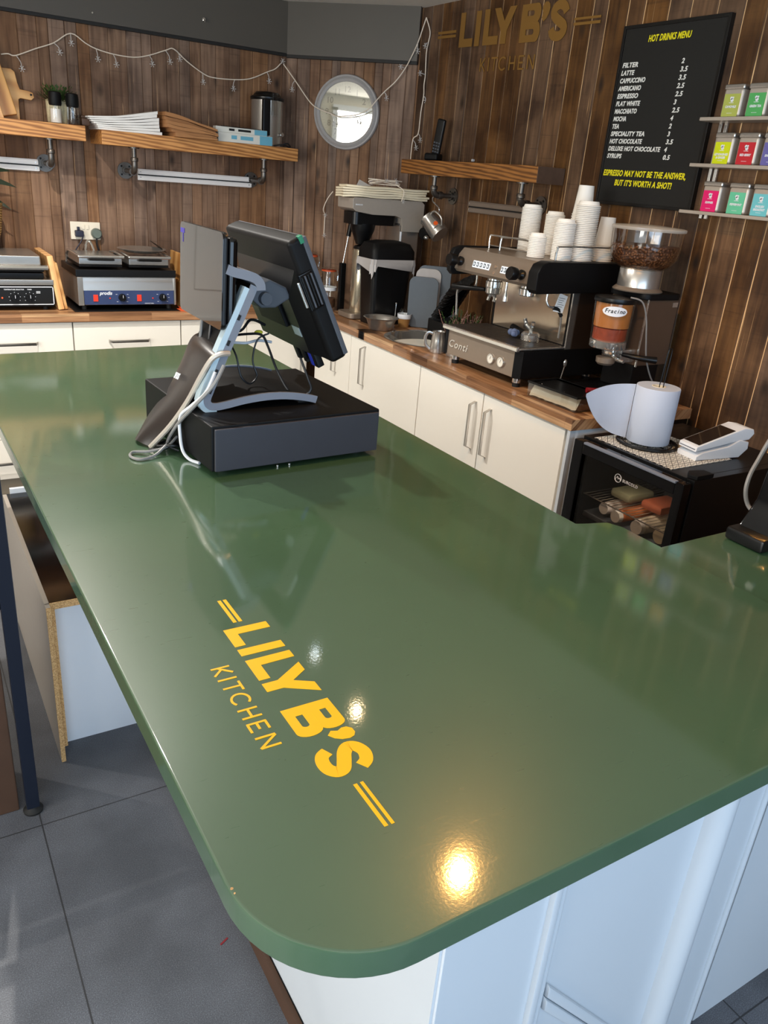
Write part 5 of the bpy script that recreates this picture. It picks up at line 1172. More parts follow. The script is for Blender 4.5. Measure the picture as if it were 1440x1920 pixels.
mb = MB(); mb.b2((2.273, 2.270, 1.05), (2.49, 2.277, 1.28), .001); mb.build('side_plate', mat('dark_bronze', (58, 46, 38), .3, .4), t)
# hood
HP = [(2.040, 1.283), (2.028, 1.295), (2.045, 1.352), (2.068, 1.377), (2.50, 1.378), (2.50, 1.280)]
MB().prism(HP, 2.285, 2.772, 'y', .004).build('hood', K['dsteel'], t)
SP = [(2.024, 1.268), (2.009, 1.282), (2.010, 1.342), (2.026, 1.372), (2.058, 1.383), (2.50, 1.383), (2.515, 1.365), (2.515, 1.275)]
MB().prism(SP, 2.232, 2.287, 'y', .006).build('hood_end_cap', K['blackm'], t)
MB().prism(SP, 2.770, 2.800, 'y', .006).build('hood_end_cap', K['blackm'], t)
nrm = Matrix.Translation((2.036, 0, 1.323)) @ Euler((0, R(13.5), 0)).to_matrix().to_4x4()
def pad(y0, y1):
    mb = MB(); mb.M = nrm; mb.b2((-.0022, y0, -.011), (.002, y1, .016), .001); o = mb.build('button_panel', K['lcd'], t)
    n = 5; w = (y1 - y0) / n
    for k in range(n):
        mb = MB(); mb.M = nrm; yy = y0 + w * (k + .5)
        mb.b2((-.0032, yy - w * .30, -.006), (-.002, yy + w * .30, .011), .001)
        mb.build('button', K['dgrey'], o)
        mb = MB(); mb.M = nrm; mb.b2((-.0036, yy - w * .12, -.002), (-.0031, yy + w * .12, .007)); mb.build('button_icon', K['lcd'], o, 0)
pad(2.545, 2.655); pad(2.385, 2.475)
for z in (.012, -.012):
    mb = MB(); mb.M = nrm; mb.cyl((-.003, 2.51, z - .004), (.003, 2.51, z - .004), .0065); mb.build('rocker_switch', K['chrome'], t)
for y, z in ((2.735, 1.325), (2.345, 1.322)):
    mb = MB(); T = Matrix.Translation((2.036, y, z)) @ Euler((0, R(-84), 0)).to_matrix().to_4x4()
    mb.lathe([(.018, 0), (.019, .010), (.013, .018), (.014, .03), (.023, .036), (.025, .06), (.022, .066), (0, .067)], n=24, T=T); mb.build('steam_knob', K['black'], t)
# gauges and name
for y in (2.442, 2.378):
    T = Matrix.Translation((2.0205, y, .986)) @ Euler((0, R(-90), 0)).to_matrix().to_4x4()
    g = MB().lathe([(.020, 0), (.021, .004), (.019, .009), (.016, .009), (.016, .006)], n=28, T=T).build('gauge_bezel', K['chrome'], t)
    MB().cyl((2.016, y, .986), (2.0135, y, .986), .016).build('gauge_dial', K['clockface'], g)
    mb = MB(); mb.box((2.0130, y, .990), (.0006, .0016, .013), rot=(20, 0, 0)); mb.build('gauge_needle', K['shade'], g, 0)
ME = Matrix.Translation((2.0195, 2.738, .976)) @ Euler((R(90), 0, R(-90))).to_matrix().to_4x4()
text('name_badge', 'Conti', .044, K['chrome'], ME, t, .0004, .25, .0025, 'LEFT', 1.15, 1.15)
# groups, spouts, wands
for y in (2.615, 2.405):
    MB().lathe([(.030, 1.236), (.034, 1.240), (.034, 1.262), (.028, 1.266), (.028, 1.284)], (2.125, y, 0), 32).build('group_head', K['chrome'], t)
    mb = MB()
    for k in range(9): a = R(k * 40); mb.ball((2.125 + .035 * math.cos(a), y + .035 * math.sin(a), 1.25), .005, 6)
    mb.build('group_bolts', K['chrome'], t) if False else mb.bm.free()
pf = MB().lathe([(.026, 1.210), (.032, 1.216), (.033, 1.236)], (2.125, 2.615, 0), 28).build('portafilter', K['chrome'], t)
MB().tube([(2.10, 2.64, 1.226), (2.085, 2.70, 1.222), (2.065, 2.76, 1.218), (2.055, 2.80, 1.216)], lambda u: .008 + .006 * u, 12).build('portafilter_handle', K['black'], pf)
MB().tube([(2.125, 2.615, 1.212), (2.125, 2.60, 1.198), (2.12, 2.598, 1.182)], .007, 8).tube([(2.125, 2.615, 1.212), (2.125, 2.635, 1.198), (2.12, 2.637, 1.182)], .007, 8).build('twin_spout', K['chrome'], pf)
MB().lathe([(.006, 1.196), (.011, 1.20), (.010, 1.225), (.006, 1.235), (.006, 1.284)], (2.10, 2.505, 0), 16).build('hot_water_spout', K['chrome'], t)
w = MB(); w.tube([(2.11, 2.715, 1.275), (2.11, 2.72, 1.225), (2.09, 2.755, 1.212), (2.082, 2.785, 1.215), (2.08, 2.800, 1.195), (2.085, 2.802, 1.14), (2.088, 2.80, 1.095)], .0045, 10); w.build('steam_wand', K['chrome'], t)
w = MB(); w.tube([(2.155, 2.32, 1.275), (2.15, 2.318, 1.235), (2.16, 2.31, 1.212), (2.19, 2.305, 1.205), (2.215, 2.30, 1.19), (2.225, 2.30, 1.15), (2.225, 2.30, 1.09)], .0045, 10); sw = w.build('steam_wand', K['chrome'], t)
MB().tube([(2.18, 2.306, 1.206), (2.203, 2.302, 1.200), (2.222, 2.30, 1.175)], .0075, 10).build('rubber_grip', K['rubber'], sw)
mb = MB(); mb.M = Matrix.Translation((2.205, 2.296, 1.225)) @ Euler((0, R(8), R(-25))).to_matrix().to_4x4(); mb.prism([(-.022, -.035), (.018, -.035), (.020, .03), (-.014, .036)], 0, .0012, 'y'); tg = mb.build('paper_tag', K['paper'], t, 0)
mb = MB(); mb.M = Matrix.Translation((2.205, 2.2945, 1.225)) @ Euler((0, R(8), R(-25))).to_matrix().to_4x4()
for k in range(6): mb.b2((-.014, -.0008, .018 - .008 * k), (.012 - .004 * (k % 3), -.0002, .0195 - .008 * k))
mb.build('tag_writing', K['shade'], tg, 0)
# rails on top
mb = MB(); zt2 = 1.378
mb.tube([(2.195, 2.765, zt2), (2.195, 2.765, zt2 + .045), (2.20, 2.74, zt2 + .052), (2.21, 2.50, zt2 + .052)], .0035, 8, 4)
mb.tube([(2.195, 2.765, zt2 + .012), (2.205, 2.50, zt2 + .012)], .0025, 8, 1); mb.build('cup_rail', K['chrome'], t)
mb = MB(); mb.tube([(2.175, 2.67, zt2), (2.178, 2.67, zt2 + .045), (2.185, 2.655, zt2 + .052), (2.19, 2.50, zt2 + .052), (2.19, 2.48, zt2)], .0035, 8, 4); mb.tube([(2.177, 2.67, zt2 + .012), (2.19, 2.485, zt2 + .012)], .0025, 8, 1); mb.build('cup_rail', K['chrome'], t)
mb = MB(); mb.tube([(2.125, 2.278, zt2 + .003), (2.128, 2.278, zt2 + .045), (2.16, 2.278, zt2 + .056), (2.44, 2.278, zt2 + .056), (2.475, 2.278, zt2 + .045), (2.478, 2.278, zt2 + .003)], .004, 8, 5); mb.build('cup_rail', K['chrome'], t)
# cloth and spare filter holder on the tray
mb = MB(); rb = random.Random(2)
for k in range(9): mb.ball((2.13 + rb.uniform(-.02, .02), 2.455 + rb.uniform(-.02, .02), 1.078 + rb.uniform(0, .012)), rb.uniform(.010, .015), 8)
solo(mb, 'folded_cloth', K['cloth'], 'small scrunched blue cloth on the espresso machine drip tray', 'cloth', (2.13, 2.455, 1.0635))
t = thing('spare_portafilter', 'upturned chrome portafilter with two spouts lying on the drip tray', 'portafilter', (2.17, 2.40, 1.0635))
MB().lathe([(.036, 1.064), (.038, 1.068), (.038, 1.088), (.030, 1.096), (0, 1.098)], (2.165, 2.395, 0), 32).build('basket_ring', K['chrome'], t)
MB().tube([(2.165, 2.395, 1.095), (2.160, 2.392, 1.115), (2.150, 2.375, 1.125), (2.146, 2.368, 1.14)], .008, 8).tube([(2.16, 2.395, 1.110), (2.155, 2.415, 1.123), (2.15, 2.425, 1.145)], .008, 8).build('twin_spout', K['chrome'], t)
MB().tube([(2.18, 2.43, 1.080), (2.20, 2.50, 1.082), (2.21, 2.56, 1.084)], lambda u: .010 + .005 * u, 12).build('handle', K['black'], t)

# paper cups, upside down in stacks; some stacks are topped by lids
def cup_mb(r, h):
    mb = MB(); mb.open_lathe([(r - .0012, .0), (r + .0016, .0006), (r + .0018, .004), (r - .0008, .0055), (r * .74, h), (r * .70, h), (r * .70, h - .006), (0, h - .006)], n=24); return mb
def stack(kind, x, y, r, h, H, pitch, where):
    """nested column of identical pieces, each its own object"""
    n = max(1, int(round((H - h) / pitch)) + 1); src = None; z = 1.3835 if y < 2.29 else 1.3788
    for k in range(n):
        p = (x + .0002 * math.sin(k * 1.7), y + .0002 * math.cos(k * 2.1), z + k * pitch)
        if kind == 'cup': full = 'upturned white paper cup in ' + where
        else: full = 'white sip lid in ' + where
        if src is None:
            src = thing('paper_cup' if kind == 'cup' else 'cup_lid', full, 'cup' if kind == 'cup' else 'lid', p, group=('cups: ' if kind == 'cup' else 'lids: ') + where, local=True)
            if kind == 'cup': cup_mb(r, h).build('cup_body', K['cup'], src)
            else:
                MB().open_lathe([(r * .965, -.0005), (r * .995, .0004), (r * 1.01, .0022), (r * .995, .0040), (r * .95, .0046), (r * .88, .0062), (r * .82, h - .002), (r * .79, h), (r * .76, h - .001), (r * .74, h - .004), (0, h - .004)], n=28).build('lid_body', K['cup'], src)
        else: dup(src, p, None, full)
stack('lid', 2.300, 2.645, .0415, .0165, .187, .0060, 'the leftmost tall lid stack')
stack('lid', 2.165, 2.435, .0345, .0165, .088, .0060, 'the short lid stack at the front')
stack('lid', 2.335, 2.540, .0385, .0165, .168, .0060, 'the lid stack behind the short one')
stack('lid', 2.222, 2.355, .0395, .0165, .148, .0060, 'the lid stack left of the widest stack')
stack('lid', 2.305, 2.335, .0455, .0185, .214, .0064, 'the widest and tallest lid stack')
stack('cup', 2.425, 2.340, .0385, .105, .162, .0085, 'the rightmost cup stack')
stack('cup', 2.385, 2.445, .0390, .110, .270, .0085, 'the tallest cup stack behind the widest lids')

# ============================================================ GRINDER
t = thing('coffee_grinder', 'coffee grinder with bean hopper and amber doser right of the espresso machine', 'grinder', (2.38, 2.05, Z0))
gx, gy = 2.345, 2.06
MB().prism(rr(2.19, 2.47, 1.965, 2.16, .02), Z0 + .001, Z0 + .045, bv=.003).build('foot_base', K['black'], t)
MB().b2((2.33, 1.995, Z0 + .045), (2.47, 2.145, 1.06), .006).build('stem', K['black'], t)
MB().b2((2.318, 1.972, 1.048), (2.482, 2.15, 1.288), .006).build('motor_housing', mat('taupe_housing', (104, 86, 72), .35, .5), t)
MB().b2((2.314, 1.969, 1.046), (2.3195, 1.976, 1.290), .001).build('bright_edge', K['chrome'], t)
MB().b2((2.45, 1.9705, 1.262), (2.475, 1.9715, 1.279)).build('maker_mark', K['chrome'], t, 0)
MB().prism(rr(2.295, 2.49, 1.966, 2.155, .03), 1.288, 1.309, bv=.004).build('top_deck', K['blackm'], t)
MB().lathe([(.088, 1.309), (.09, 1.313), (.085, 1.318), (.078, 1.324)], (gx, gy, 0), 40).build('collar_ring', K['dsteel'], t)
MB().lathe([(.076, 1.318), (.074, 1.388), (.070, 1.393)], (gx, gy, 0), 40).build('hopper_neck', K['steel'], t)
MB().lathe([(.068, 1.388), (.092, 1.402), (.112, 1.43), (.118, 1.468)], (gx, gy, 0), 40).build('coffee_beans', K['beans'], t)
MB().open_lathe([(.070, 1.383), (.076, 1.386), (.100, 1.402), (.119, 1.432), (.124, 1.47), (.126, 1.52)], (gx, gy, 0), 48).build('hopper', K['smoke'], t)
MB().lathe([(.128, 1.518), (.130, 1.521), (.130, 1.528), (.122, 1.531), (.04, 1.536), (0, 1.537)], (gx, gy, 0), 48).build('hopper_lid', K['frost'], t)
cx, cy = 2.228, 2.045
MB().lathe([(.064, 1.108), (.067, 1.112), (.067, 1.135), (.06, 1.14)], (cx, cy, 0), 36).build('doser_base_ring', K['chrome'], t)
MB().open_lathe([(.066, 1.138), (.068, 1.142), (.072, 1.275)], (cx, cy, 0), 40).build('doser_glass', K['pane'], t)
MB().lathe([(.060, 1.14), (.060, 1.180), (.030, 1.195), (.0, 1.197)], (cx, cy, 0), 24).build('doser_vanes', mat('ground_rust', (148, 62, 34), .6, var=.5, scale=60), t)
MB().open_lathe([(.063, 1.185), (.065, 1.27)], (cx, cy, 0), 36).build('amber_liner', mat('amber_plastic', (206, 130, 66), .3, trans=.2), t)
MB().lathe([(.074, 1.272), (.076, 1.276), (.074, 1.288), (.02, 1.294), (0, 1.294)], (cx, cy, 0), 40).build('doser_lid', K['black'], t)
# oval badge wrapped on the glass
a0 = math.degrees(math.atan2(-cy, -cx)) + 4
mb = MB(); V, F = [], []; N = 20
for i in range(N + 1):
    u = -1 + 2 * i / N; a = R(a0 - 0 + u * 36); hh = .0175 * math.sqrt(max(0, 1 - u * u)) ; r = .0735
    V += [(cx + r * math.cos(a), cy + r * math.sin(a), 1.246 - hh), (cx + r * math.cos(a), cy + r * math.sin(a), 1.246 + hh)]
mb.raw(V, [(2 * i, 2 * i + 1, 2 * i + 3, 2 * i + 2) for i in range(N)]); bd = mb.build('oval_badge', K['whiter'], t)
for i, ch in enumerate('Fracino'):
    a = R(a0 + (-3 + i) * 8.2); r = .0742
    text('badge_letter', ch, .020, K['shade'], Matrix.Translation((cx + r * math.cos(a), cy + r * math.sin(a), 1.241)) @ Euler((R(90), 0, a + R(90))).to_matrix().to_4x4(), bd, .0004, .2, .0001, 'CENTER')
MB().b2((2.25, 1.99, 1.06), (2.33, 2.07, 1.108), .004).build('doser_bracket', K['steel'], t)
MB().tube([(2.22, 2.0, 1.085), (2.20, 1.96, 1.082), (2.20, 1.93, 1.08)], .006, 8).build('fork', K['chrome'], t)
MB().lathe([(.026, 1.052), (.034, 1.060), (.035, 1.078)], (2.205, 2.02, 0), 28).build('tamper_cup', K['dsteel'], t)
t = thing('portafilter', 'portafilter with black handle hooked under the grinder doser', 'portafilter', (2.25, 1.97, 1.05))
MB().lathe([(.030, 1.082), (.036, 1.090), (.036, 1.106)], (2.245, 2.035, 0), 28).build('basket_ring', K['chrome'], t)
MB().tube([(2.255, 2.00, 1.092), (2.275, 1.955, 1.090), (2.30, 1.925, 1.088), (2.335, 1.90, 1.086)], lambda u: .007 + .006 * u, 12).build('handle', K['black'], t)
solo(MB().tube([(2.235, 1.985, 1.296), (2.265, 1.955, 1.285), (2.29, 1.945, 1.23), (2.305, 1.94, 1.16), (2.325, 1.935, 1.08), (2.375, 1.93, 1.0), (2.45, 1.935, .955), (2.50, 1.95, .912)], .003), 'grinder_lead', K['wirem'], 'thin grey lead running down in front of the coffee grinder', 'cable', (2.40, 1.94, .91))
# clutter under the grinder: knock tub, tools
t = thing('knock_out_tub', 'clear plastic tub with crumpled bag and dark lid at the near end of the worktop', 'tub', (2.09, 2.06, Z0))
Mt = Matrix.Translation((2.005, 1.93, Z0 + .001)) @ Euler((0, 0, R(2))).to_matrix().to_4x4()
mb = MB(); mb.M = Mt; mb.b2((.0, .0, 0), (.15, .25, .004)); mb.b2((0, 0, .004), (.003, .25, .052)); mb.b2((.147, 0, .004), (.15, .25, .052)); mb.b2((.003, 0, .004), (.147, .003, .052)); mb.b2((.003, .247, .004), (.147, .25, .052)); mb.build('tub_body', K['pane'], t, 0)
mb = MB(); mb.M = Mt; V = []; rb = random.Random(6); nx, ny = 3, 14
for a in range(nx + 1):
    for b in range(ny + 1): V.append((.005 + .02 * a / nx + rb.uniform(0, .004), .006 + .236 * b / ny, .006 + .044 * a / nx + rb.uniform(-.003, .003)))
mb.raw(V, [(a * (ny + 1) + b, (a + 1) * (ny + 1) + b, (a + 1) * (ny + 1) + b + 1, a * (ny + 1) + b + 1) for a in range(nx) for b in range(ny)]); mb.build('crumpled_bag', K['bagm'], t)
mb = MB(); mb.M = Mt; mb.b2((.028, .004, .004), (.146, .246, .045), .006); mb.build('contents', K['plum'], t)
mb = MB(); mb.M = Mt
for a, b in [((-.003, -.003, .050), (.008, .253, .058)), ((.142, -.003, .050), (.153, .253, .058)), ((.008, -.003, .050), (.142, .006, .058)), ((.008, .244, .050), (.142, .253, .058)), ((.015, .01, .046), (.14, .24, .052))]: mb.b2(a, b, .001)
mb.build('dark_lid', K['black'], t)
mb = MB(); mb.tube([(2.10, 1.985, .970), (2.15, 1.965, .968), (2.20, 1.955, .966)], .010, 10); t = thing('pastry_brush', 'brush with a dark red handle and steel collar lying across the clear tub', 'brush', (2.17, 1.96, .957)); mb.build('handle', K['maroon'], t)
MB().cyl((2.20, 1.955, .966), (2.245, 1.948, .964), .0095, .011).build('steel_collar', K['chrome'], t)
MB().cyl((2.245, 1.948, .964), (2.29, 1.942, .962), .013, .018).build('bristles', K['black'], t)
solo(MB().b2((2.22, 2.24, Z0 + .001), (2.45, 2.262, Z0 + .025), .003), 'knock_bar', K['black'], 'low black bar on the worktop between the espresso machine and the grinder', 'bar', (2.33, 2.25, Z0))
t = thing('teaspoon', 'teaspoon standing up among the tools by the grinder', 'spoon', (2.17, 2.20, Z0))
MB().cyl((2.165, 2.20, Z0 + .0005), (2.175, 2.19, 1.005), .002, n=8).build('handle', K['chrome'], t); MB().ball((2.176, 2.189, 1.018), .010, 10, (.9, .4, 1.5)).build('bowl', K['chrome'], t)

# ============================================================ FRIDGE AND WHAT STANDS ON IT
t = thing('mini_fridge', 'black glass door mini fridge at the near end of the right wall', 'fridge', (2.2, 1.61, 0))
FX, Y0, Y1, ZT = 1.928, 1.372, 1.838, .858
mb = MB()
for a, b in [((FX + .045, Y0, .03), (2.48, Y0 + .03, ZT)), ((FX + .045, Y1 - .03, .03), (2.48, Y1, ZT)), ((FX + .045, Y0 + .03, ZT - .035), (2.48, Y1 - .03, ZT)), ((FX + .045, Y0 + .03, .03), (2.48, Y1 - .03, .07)), ((2.44, Y0 + .03, .07), (2.48, Y1 - .03, ZT - .035))]: mb.b2(a, b, .002)
mb.build('cabinet_shell', K['black'], t)
MB().b2((2.428, Y0 + .031, .071), (2.439, Y1 - .031, ZT - .036)).build('inner_back', K['lgrey'], t, 0)
lamp('fridge_fill_light', 'POINT', (1.985, 1.60, .795), .8, (1, .98, .95), .02)  # added fill lamp with a glowing lens, brightens the fridge contents
MB().b2((1.978, 1.55, .816), (2.0, 1.65, .8225)).build('fill_light_lens', K['lampm'], t, 0)
mb = MB()
for a, b in [((FX, Y0 + .002, .05), (FX + .038, Y0 + .032, ZT - .006)), ((FX, Y1 - .045, .05), (FX + .038, Y1 - .002, ZT - .006)), ((FX, Y0 + .032, ZT - .048), (FX + .038, Y1 - .045, ZT - .006)), ((FX, Y0 + .032, .05), (FX + .038, Y1 - .045, .10))]: mb.b2(a, b, .004)
dr = mb.build('door', K['blackg'], t)
MB().b2((FX + .012, Y0 + .033, .101), (FX + .016, Y1 - .046, ZT - .049)).build('door_glass', K['fridgeglass'], dr, 0)
MB().b2((FX - .004, Y0 + .03, ZT - .012), (FX + .012, Y1 - .05, ZT - .004), .002).build('top_grip', K['grey'], dr)
ML = Matrix.Translation((FX + .0105, 1.608, .774)) @ Euler((R(90), 0, R(-90))).to_matrix().to_4x4()
o = text('door_logo', 'SUBCOLD', .0135, K['clockrim'], ML, dr, .0002, 0, .0002, 'LEFT', 1.1)
mb = MB(); T = Matrix.Translation((FX + .0110, 1.628, .780)) @ Euler((0, R(-90), 0)).to_matrix().to_4x4(); mb.open_lathe([(.0125, 0), (.0145, 0), (.0145, .001), (.0125, .001), (.0125, 0)], n=28, T=T)
for (a, b) in [((1.638, .775), (1.631, .785)), ((1.631, .785), (1.626, .777)), ((1.626, .777), (1.621, .783)), ((1.621, .783), (1.617, .775))]: mb.tube([(FX + .0105, a[0], a[1]), (FX + .0105, b[0], b[1])], .0010, 5, 1)
mb.build('door_emblem', K['clockrim'], dr)
MB().prism([(1.985, 1.374), (2.06, 1.374), (2.06, 1.412), (2.005, 1.425), (1.975, 1.40)], ZT, ZT + .013, bv=.002).build('hinge_cover', K['blackm'], t)
for x, y in ((2.0, 1.40), (2.0, 1.81), (2.45, 1.40), (2.45, 1.81)): MB().cyl((x, y, 0), (x, y, .031), .015).build('foot', K['rubber'], t)
for zz in (.655, .40):
    mb = MB(); mb.tube([(1.985, Y0 + .034, zz), (1.985, Y1 - .034, zz)], .0025, 6, 1); mb.tube([(2.42, Y0 + .034, zz), (2.42, Y1 - .034, zz)], .0025, 6, 1)
    for k in range(22): y = Y0 + .045 + k * .0182; mb.cyl((1.985, y, zz), (2.42, y, zz), .0012, n=5)
    mb.build('wire_shelf', K['chrome'], t)
FB = [((2.0, 1.715, .628), (248, 248, 245), .022, .17, 'white capped milk bottle lying nearest the far side, under the fridge shelf'), ((1.992, 1.652, .624), (240, 240, 236), .022, .17, 'white capped bottle with orange juice lying second in the fridge'), ((2.0, 1.565, .620), (236, 232, 224), .026, .18, 'wide pale bottle lying third in the fridge'), ((2.02, 1.485, .618), (214, 200, 170), .027, .18, 'cloudy pale jar lying nearest the hinge in the fridge')]
for i, (p, c, r, L, lb) in enumerate(FB):
    b = thing('bottle', lb, 'bottle', (p[0] + L / 2, p[1], p[2] - r), group='bottles lying in the fridge')
    body = [mat('milk_white', (240, 236, 226), .4), mat('juice_orange', (216, 128, 72), .4), mat('cream_bottle', (226, 214, 190), .4), mat('cloudy_jar', (206, 192, 160), .4)][i]
    MB().cyl((p[0] + .016, p[1], p[2]), (p[0] + .03, p[1], p[2]), r * .8, r * 1.05).cyl((p[0] + .03, p[1], p[2]), (p[0] + L, p[1], p[2]), r * 1.05).build('bottle_body', body, b)
    MB().cyl((p[0], p[1], p[2]), (p[0] + .018, p[1], p[2]), r * .92, r).build('cap', mat('cap_white', c, .4), b)
solo(MB().b2((1.995, 1.42, .57), (2.40, 1.80, .589), .004), 'fridge_tray', K['lgrey'], 'grey tray under the bottles in the fridge', 'tray', (2.2, 1.61, .57))
rf = random.Random(10)
for i, (x, y, c, lb) in enumerate([(2.10, 1.70, (150, 150, 120), 'pale green pack on the upper fridge shelf'), (2.12, 1.58, (180, 100, 70), 'orange brown pack on the upper fridge shelf'), (2.13, 1.47, (190, 184, 150), 'cream pack on the upper fridge shelf nearest the hinge')]):
    solo(MB().b2((x - .05, y - .045, .6585), (x + .08, y + .045, .69), .012), 'food_pack', mat('pack', c, .5), lb, 'pack', (x, y, .6585))
# patterned mat, paper roll on its holder
zf = ZT + .0004
o = MB().b2((-.146, -.164, 0), (.146, .164, .0018)).build('table_mat', K['motif'], None, 0); o.location = (2.132, 1.636, zf); tag(o, 'black and cream geometric patterned mat on top of the fridge', 'mat')
zf2 = zf + .0019
rx, ry = 2.118, 1.690
t = thing('paper_roll_holder', 'black wire paper roll holder with a tall looped rod on the patterned mat', 'holder', (rx, ry, zf2))
mb = MB(); mb.tube([(rx + .098 * math.cos(R(a)), ry + .098 * math.sin(R(a)), zf2 + .005) for a in range(0, 361, 15)], .0052, 8, 1); mb.build('base_ring', K['black'], t)
mb = MB()
for a in range(0, 180, 45): mb.tube([(rx + .096 * math.cos(R(a)), ry + .096 * math.sin(R(a)), zf2 + .005), (rx - .096 * math.cos(R(a)), ry - .096 * math.sin(R(a)), zf2 + .005)], .0022, 6, 1)
mb.tube([(rx + .082 * math.cos(R(a)), ry + .082 * math.sin(R(a)), zf2 + .005) for a in range(0, 361, 15)], .002, 6, 1); mb.build('base_spokes', K['black'], t)
mb = MB(); mb.tube([(rx - .010, ry - .004, zf2 + .004), (rx + .0, ry - .004, 1.12), (rx + .006, ry - .004, 1.175), (rx + .016, ry - .004, 1.182), (rx + .022, ry - .004, 1.168), (rx + .018, ry - .004, 1.09), (rx + .010, ry - .004, zf2 + .004)], .0018, 6, 4); mb.build('looped_rod', K['black'], t)
t = thing('paper_towel_roll', 'thick white paper towel roll with a sheet unrolled to its left on the fridge', 'paper roll', (rx, ry, zf2 + .0105))
rr0, zb, zt3 = .0695, zf2 + .0108, 1.058
MB().lathe([(.022, zb), (rr0, zb), (rr0 + .001, zb + .002), (rr0 + .001, zt3 - .002), (rr0, zt3), (.022, zt3), (.022, zb)], (rx, ry, 0), 56).build('roll', K['blue_roll'], t)
MB().open_lathe([(.020, zb + .001), (.022, zb + .001), (.022, zt3 + .001), (.020, zt3 + .001), (.020, zb + .001)], (rx, ry, 0), 28).build('core', K['cream'], t)
# unrolled sheet leaves tangentially towards the far left
V = []; n = 20; sx, sy = rx - .052, ry + .050
for i in range(n + 1):
    u = i / n; x = sx - .150 * u + .03 * math.sin(u * 3.0) * .4; y = sy + .115 * u - .045 * u * u
    droop = .062 * max(0, u - .35) ** 1.3; V += [(x, y, zb + .020 * u + .115 * u ** 3.0), (x - .0, y, zt3 - .002 - .012 * u - .030 * u ** 3)]
mb = MB(); mb.raw(V + [(a + .0009, b + .0009, c) for a, b, c in V], [(2 * i, 2 * i + 2, 2 * i + 3, 2 * i + 1) for i in range(n)] + [(42 + 2 * i, 42 + 2 * i + 1, 42 + 2 * i + 3, 42 + 2 * i + 2) for i in range(n)] + [(2 * i + 1, 2 * i + 3, 45 + 2 * i, 43 + 2 * i) for i in range(n)] + [(2 * i, 42 + 2 * i, 44 + 2 * i, 2 * i + 2) for i in range(n)])
mb.build('loose_sheet', K['blue_roll'], t)
# card terminal on its dock
t = thing('card_terminal', 'white handheld card payment terminal with a dark screen on its white dock', 'card reader', (2.24, 1.53, zf2), -8, local=True)
MB().prism([(-.10, 0), (-.10, .014), (-.075, .026), (.03, .040), (.075, .060), (.115, .052), (.118, .028), (.09, .004), (.085, 0)], -.044, .044, 'y', .004).build('dock', K['whiter'], t)
hs = MB().prism([(-.104, .029), (-.102, .045), (.09, .099), (.128, .093), (.135, .078), (.118, .058), (.09, .056), (.05, .052), (-.05, .036)], -.040, .040, 'y', .004).build('handset', K['whiter'], t)
mb = MB(); mb.M = Matrix.Translation((-.102, 0, .0455)) @ Euler((0, R(-15.7), 0)).to_matrix().to_4x4(); mb.b2((.012, -.034, .0), (.162, .034, .0012), .0008); mb.build('screen', K['screen'], hs)
mb = MB(); mb.M = Matrix.Translation((-.1035, 0, .036)); mb.b2((-.0006, -.034, -.002), (.001, .034, .001)); mb.build('card_slot', K['grey'], hs, 0)
# black device on the return counter, with cable
t = thing('black_printer', 'black device cut off by the right edge of the frame on the green counter flap', 'device', (1.52, .83, .994))
MB().b2((1.392, .785, .995), (1.62, .872, 1.022), .006).build('base', K['black'], t)
MB().prism([(1.425, 1.022), (1.462, 1.075), (1.475, 1.16), (1.62, 1.16), (1.62, 1.022)], .79, .868, 'y', .006).build('body', K['blackg'], t)
MB().cyl((1.47, .830, 1.10), (1.462, .830, 1.101), .010, n=6).build('port', K['chrome'], t)
solo(MB().tube([(1.60, .94, 1.20), (1.580, .945, 1.160), (1.565, .948, 1.118), (1.550, .948, 1.085), (1.545, .945, 1.05), (1.550, .935, 1.02), (1.545, .905, 1.003), (1.50, .889, 1.005), (1.46, .878, 1.010)], .0048), 'device_cable', K['wirem'], 'grey cable looping down to the black device at the right edge', 'cable', (1.55, .93, 1.0))

# ============================================================ TILL
t = thing('cash_drawer', 'wide low black cash drawer with dark grey front on the green counter', 'cash drawer', (.75, 1.75, 1.0))
ca = R(2.5)
Md = Matrix.Translation((.533, 1.515, 1.0005)) @ Euler((0, 0, R(3.0))).to_matrix().to_4x4()
mb = MB(); mb.M = Md; mb.b2((0, .006, .010), (.425, .43, .112), .004); mb.build('drawer_case', K['blackm'], t)
mb = MB(); mb.M = Md; mb.b2((.006, -.002, .012), (.419, .006, .106), .002); mb.build('drawer_front', K['drawer_face'], t)
for x, y in ((.04, .04), (.385, .04), (.04, .39), (.385, .39)):
    mb = MB(); mb.M = Md; mb.cyl((x, y, 0), (x, y, .0105), .012); mb.build('rubber_foot', K['rubber'], t)
for x in (.16, .19):
    mb = MB(); mb.M = Md; mb.cyl((x, .012, .0), (x, .012, .004), .003, n=10); mb.build('spacer', K['chrome'], t)
ZD = 1.1128
t = thing('till_stand', 'bent metal till stand in black with grey edges on the cash drawer', 'stand', (.68, 1.78, ZD))
ya, yz = 1.622, 1.90
foot = smooth2([(.828, 1.1225), (.80, 1.130), (.75, 1.1375), (.70, 1.1385), (.65, 1.134), (.61, 1.127), (.585, 1.1235)], 3)
bend = smooth2([(.585, 1.1235), (.568, 1.1255), (.560, 1.136), (.562, 1.148)], 4)
armp = [(.562, 1.148), (.600, 1.236), (.640, 1.322), (.668, 1.384)]
prof = foot + bend[1:] + armp[1:]
MB().strip(prof, .0165, ya, ya + .006).build('edge_trim', K['grey'], t)
MB().strip(foot, .0165, yz - .006, yz).build('edge_trim', K['grey'], t)
ym2 = 1.80
MB().strip([(x, z - .002) for x, z in foot] , .013, ya + .006, yz - .006).build('foot_plate', K['blackm'], t)
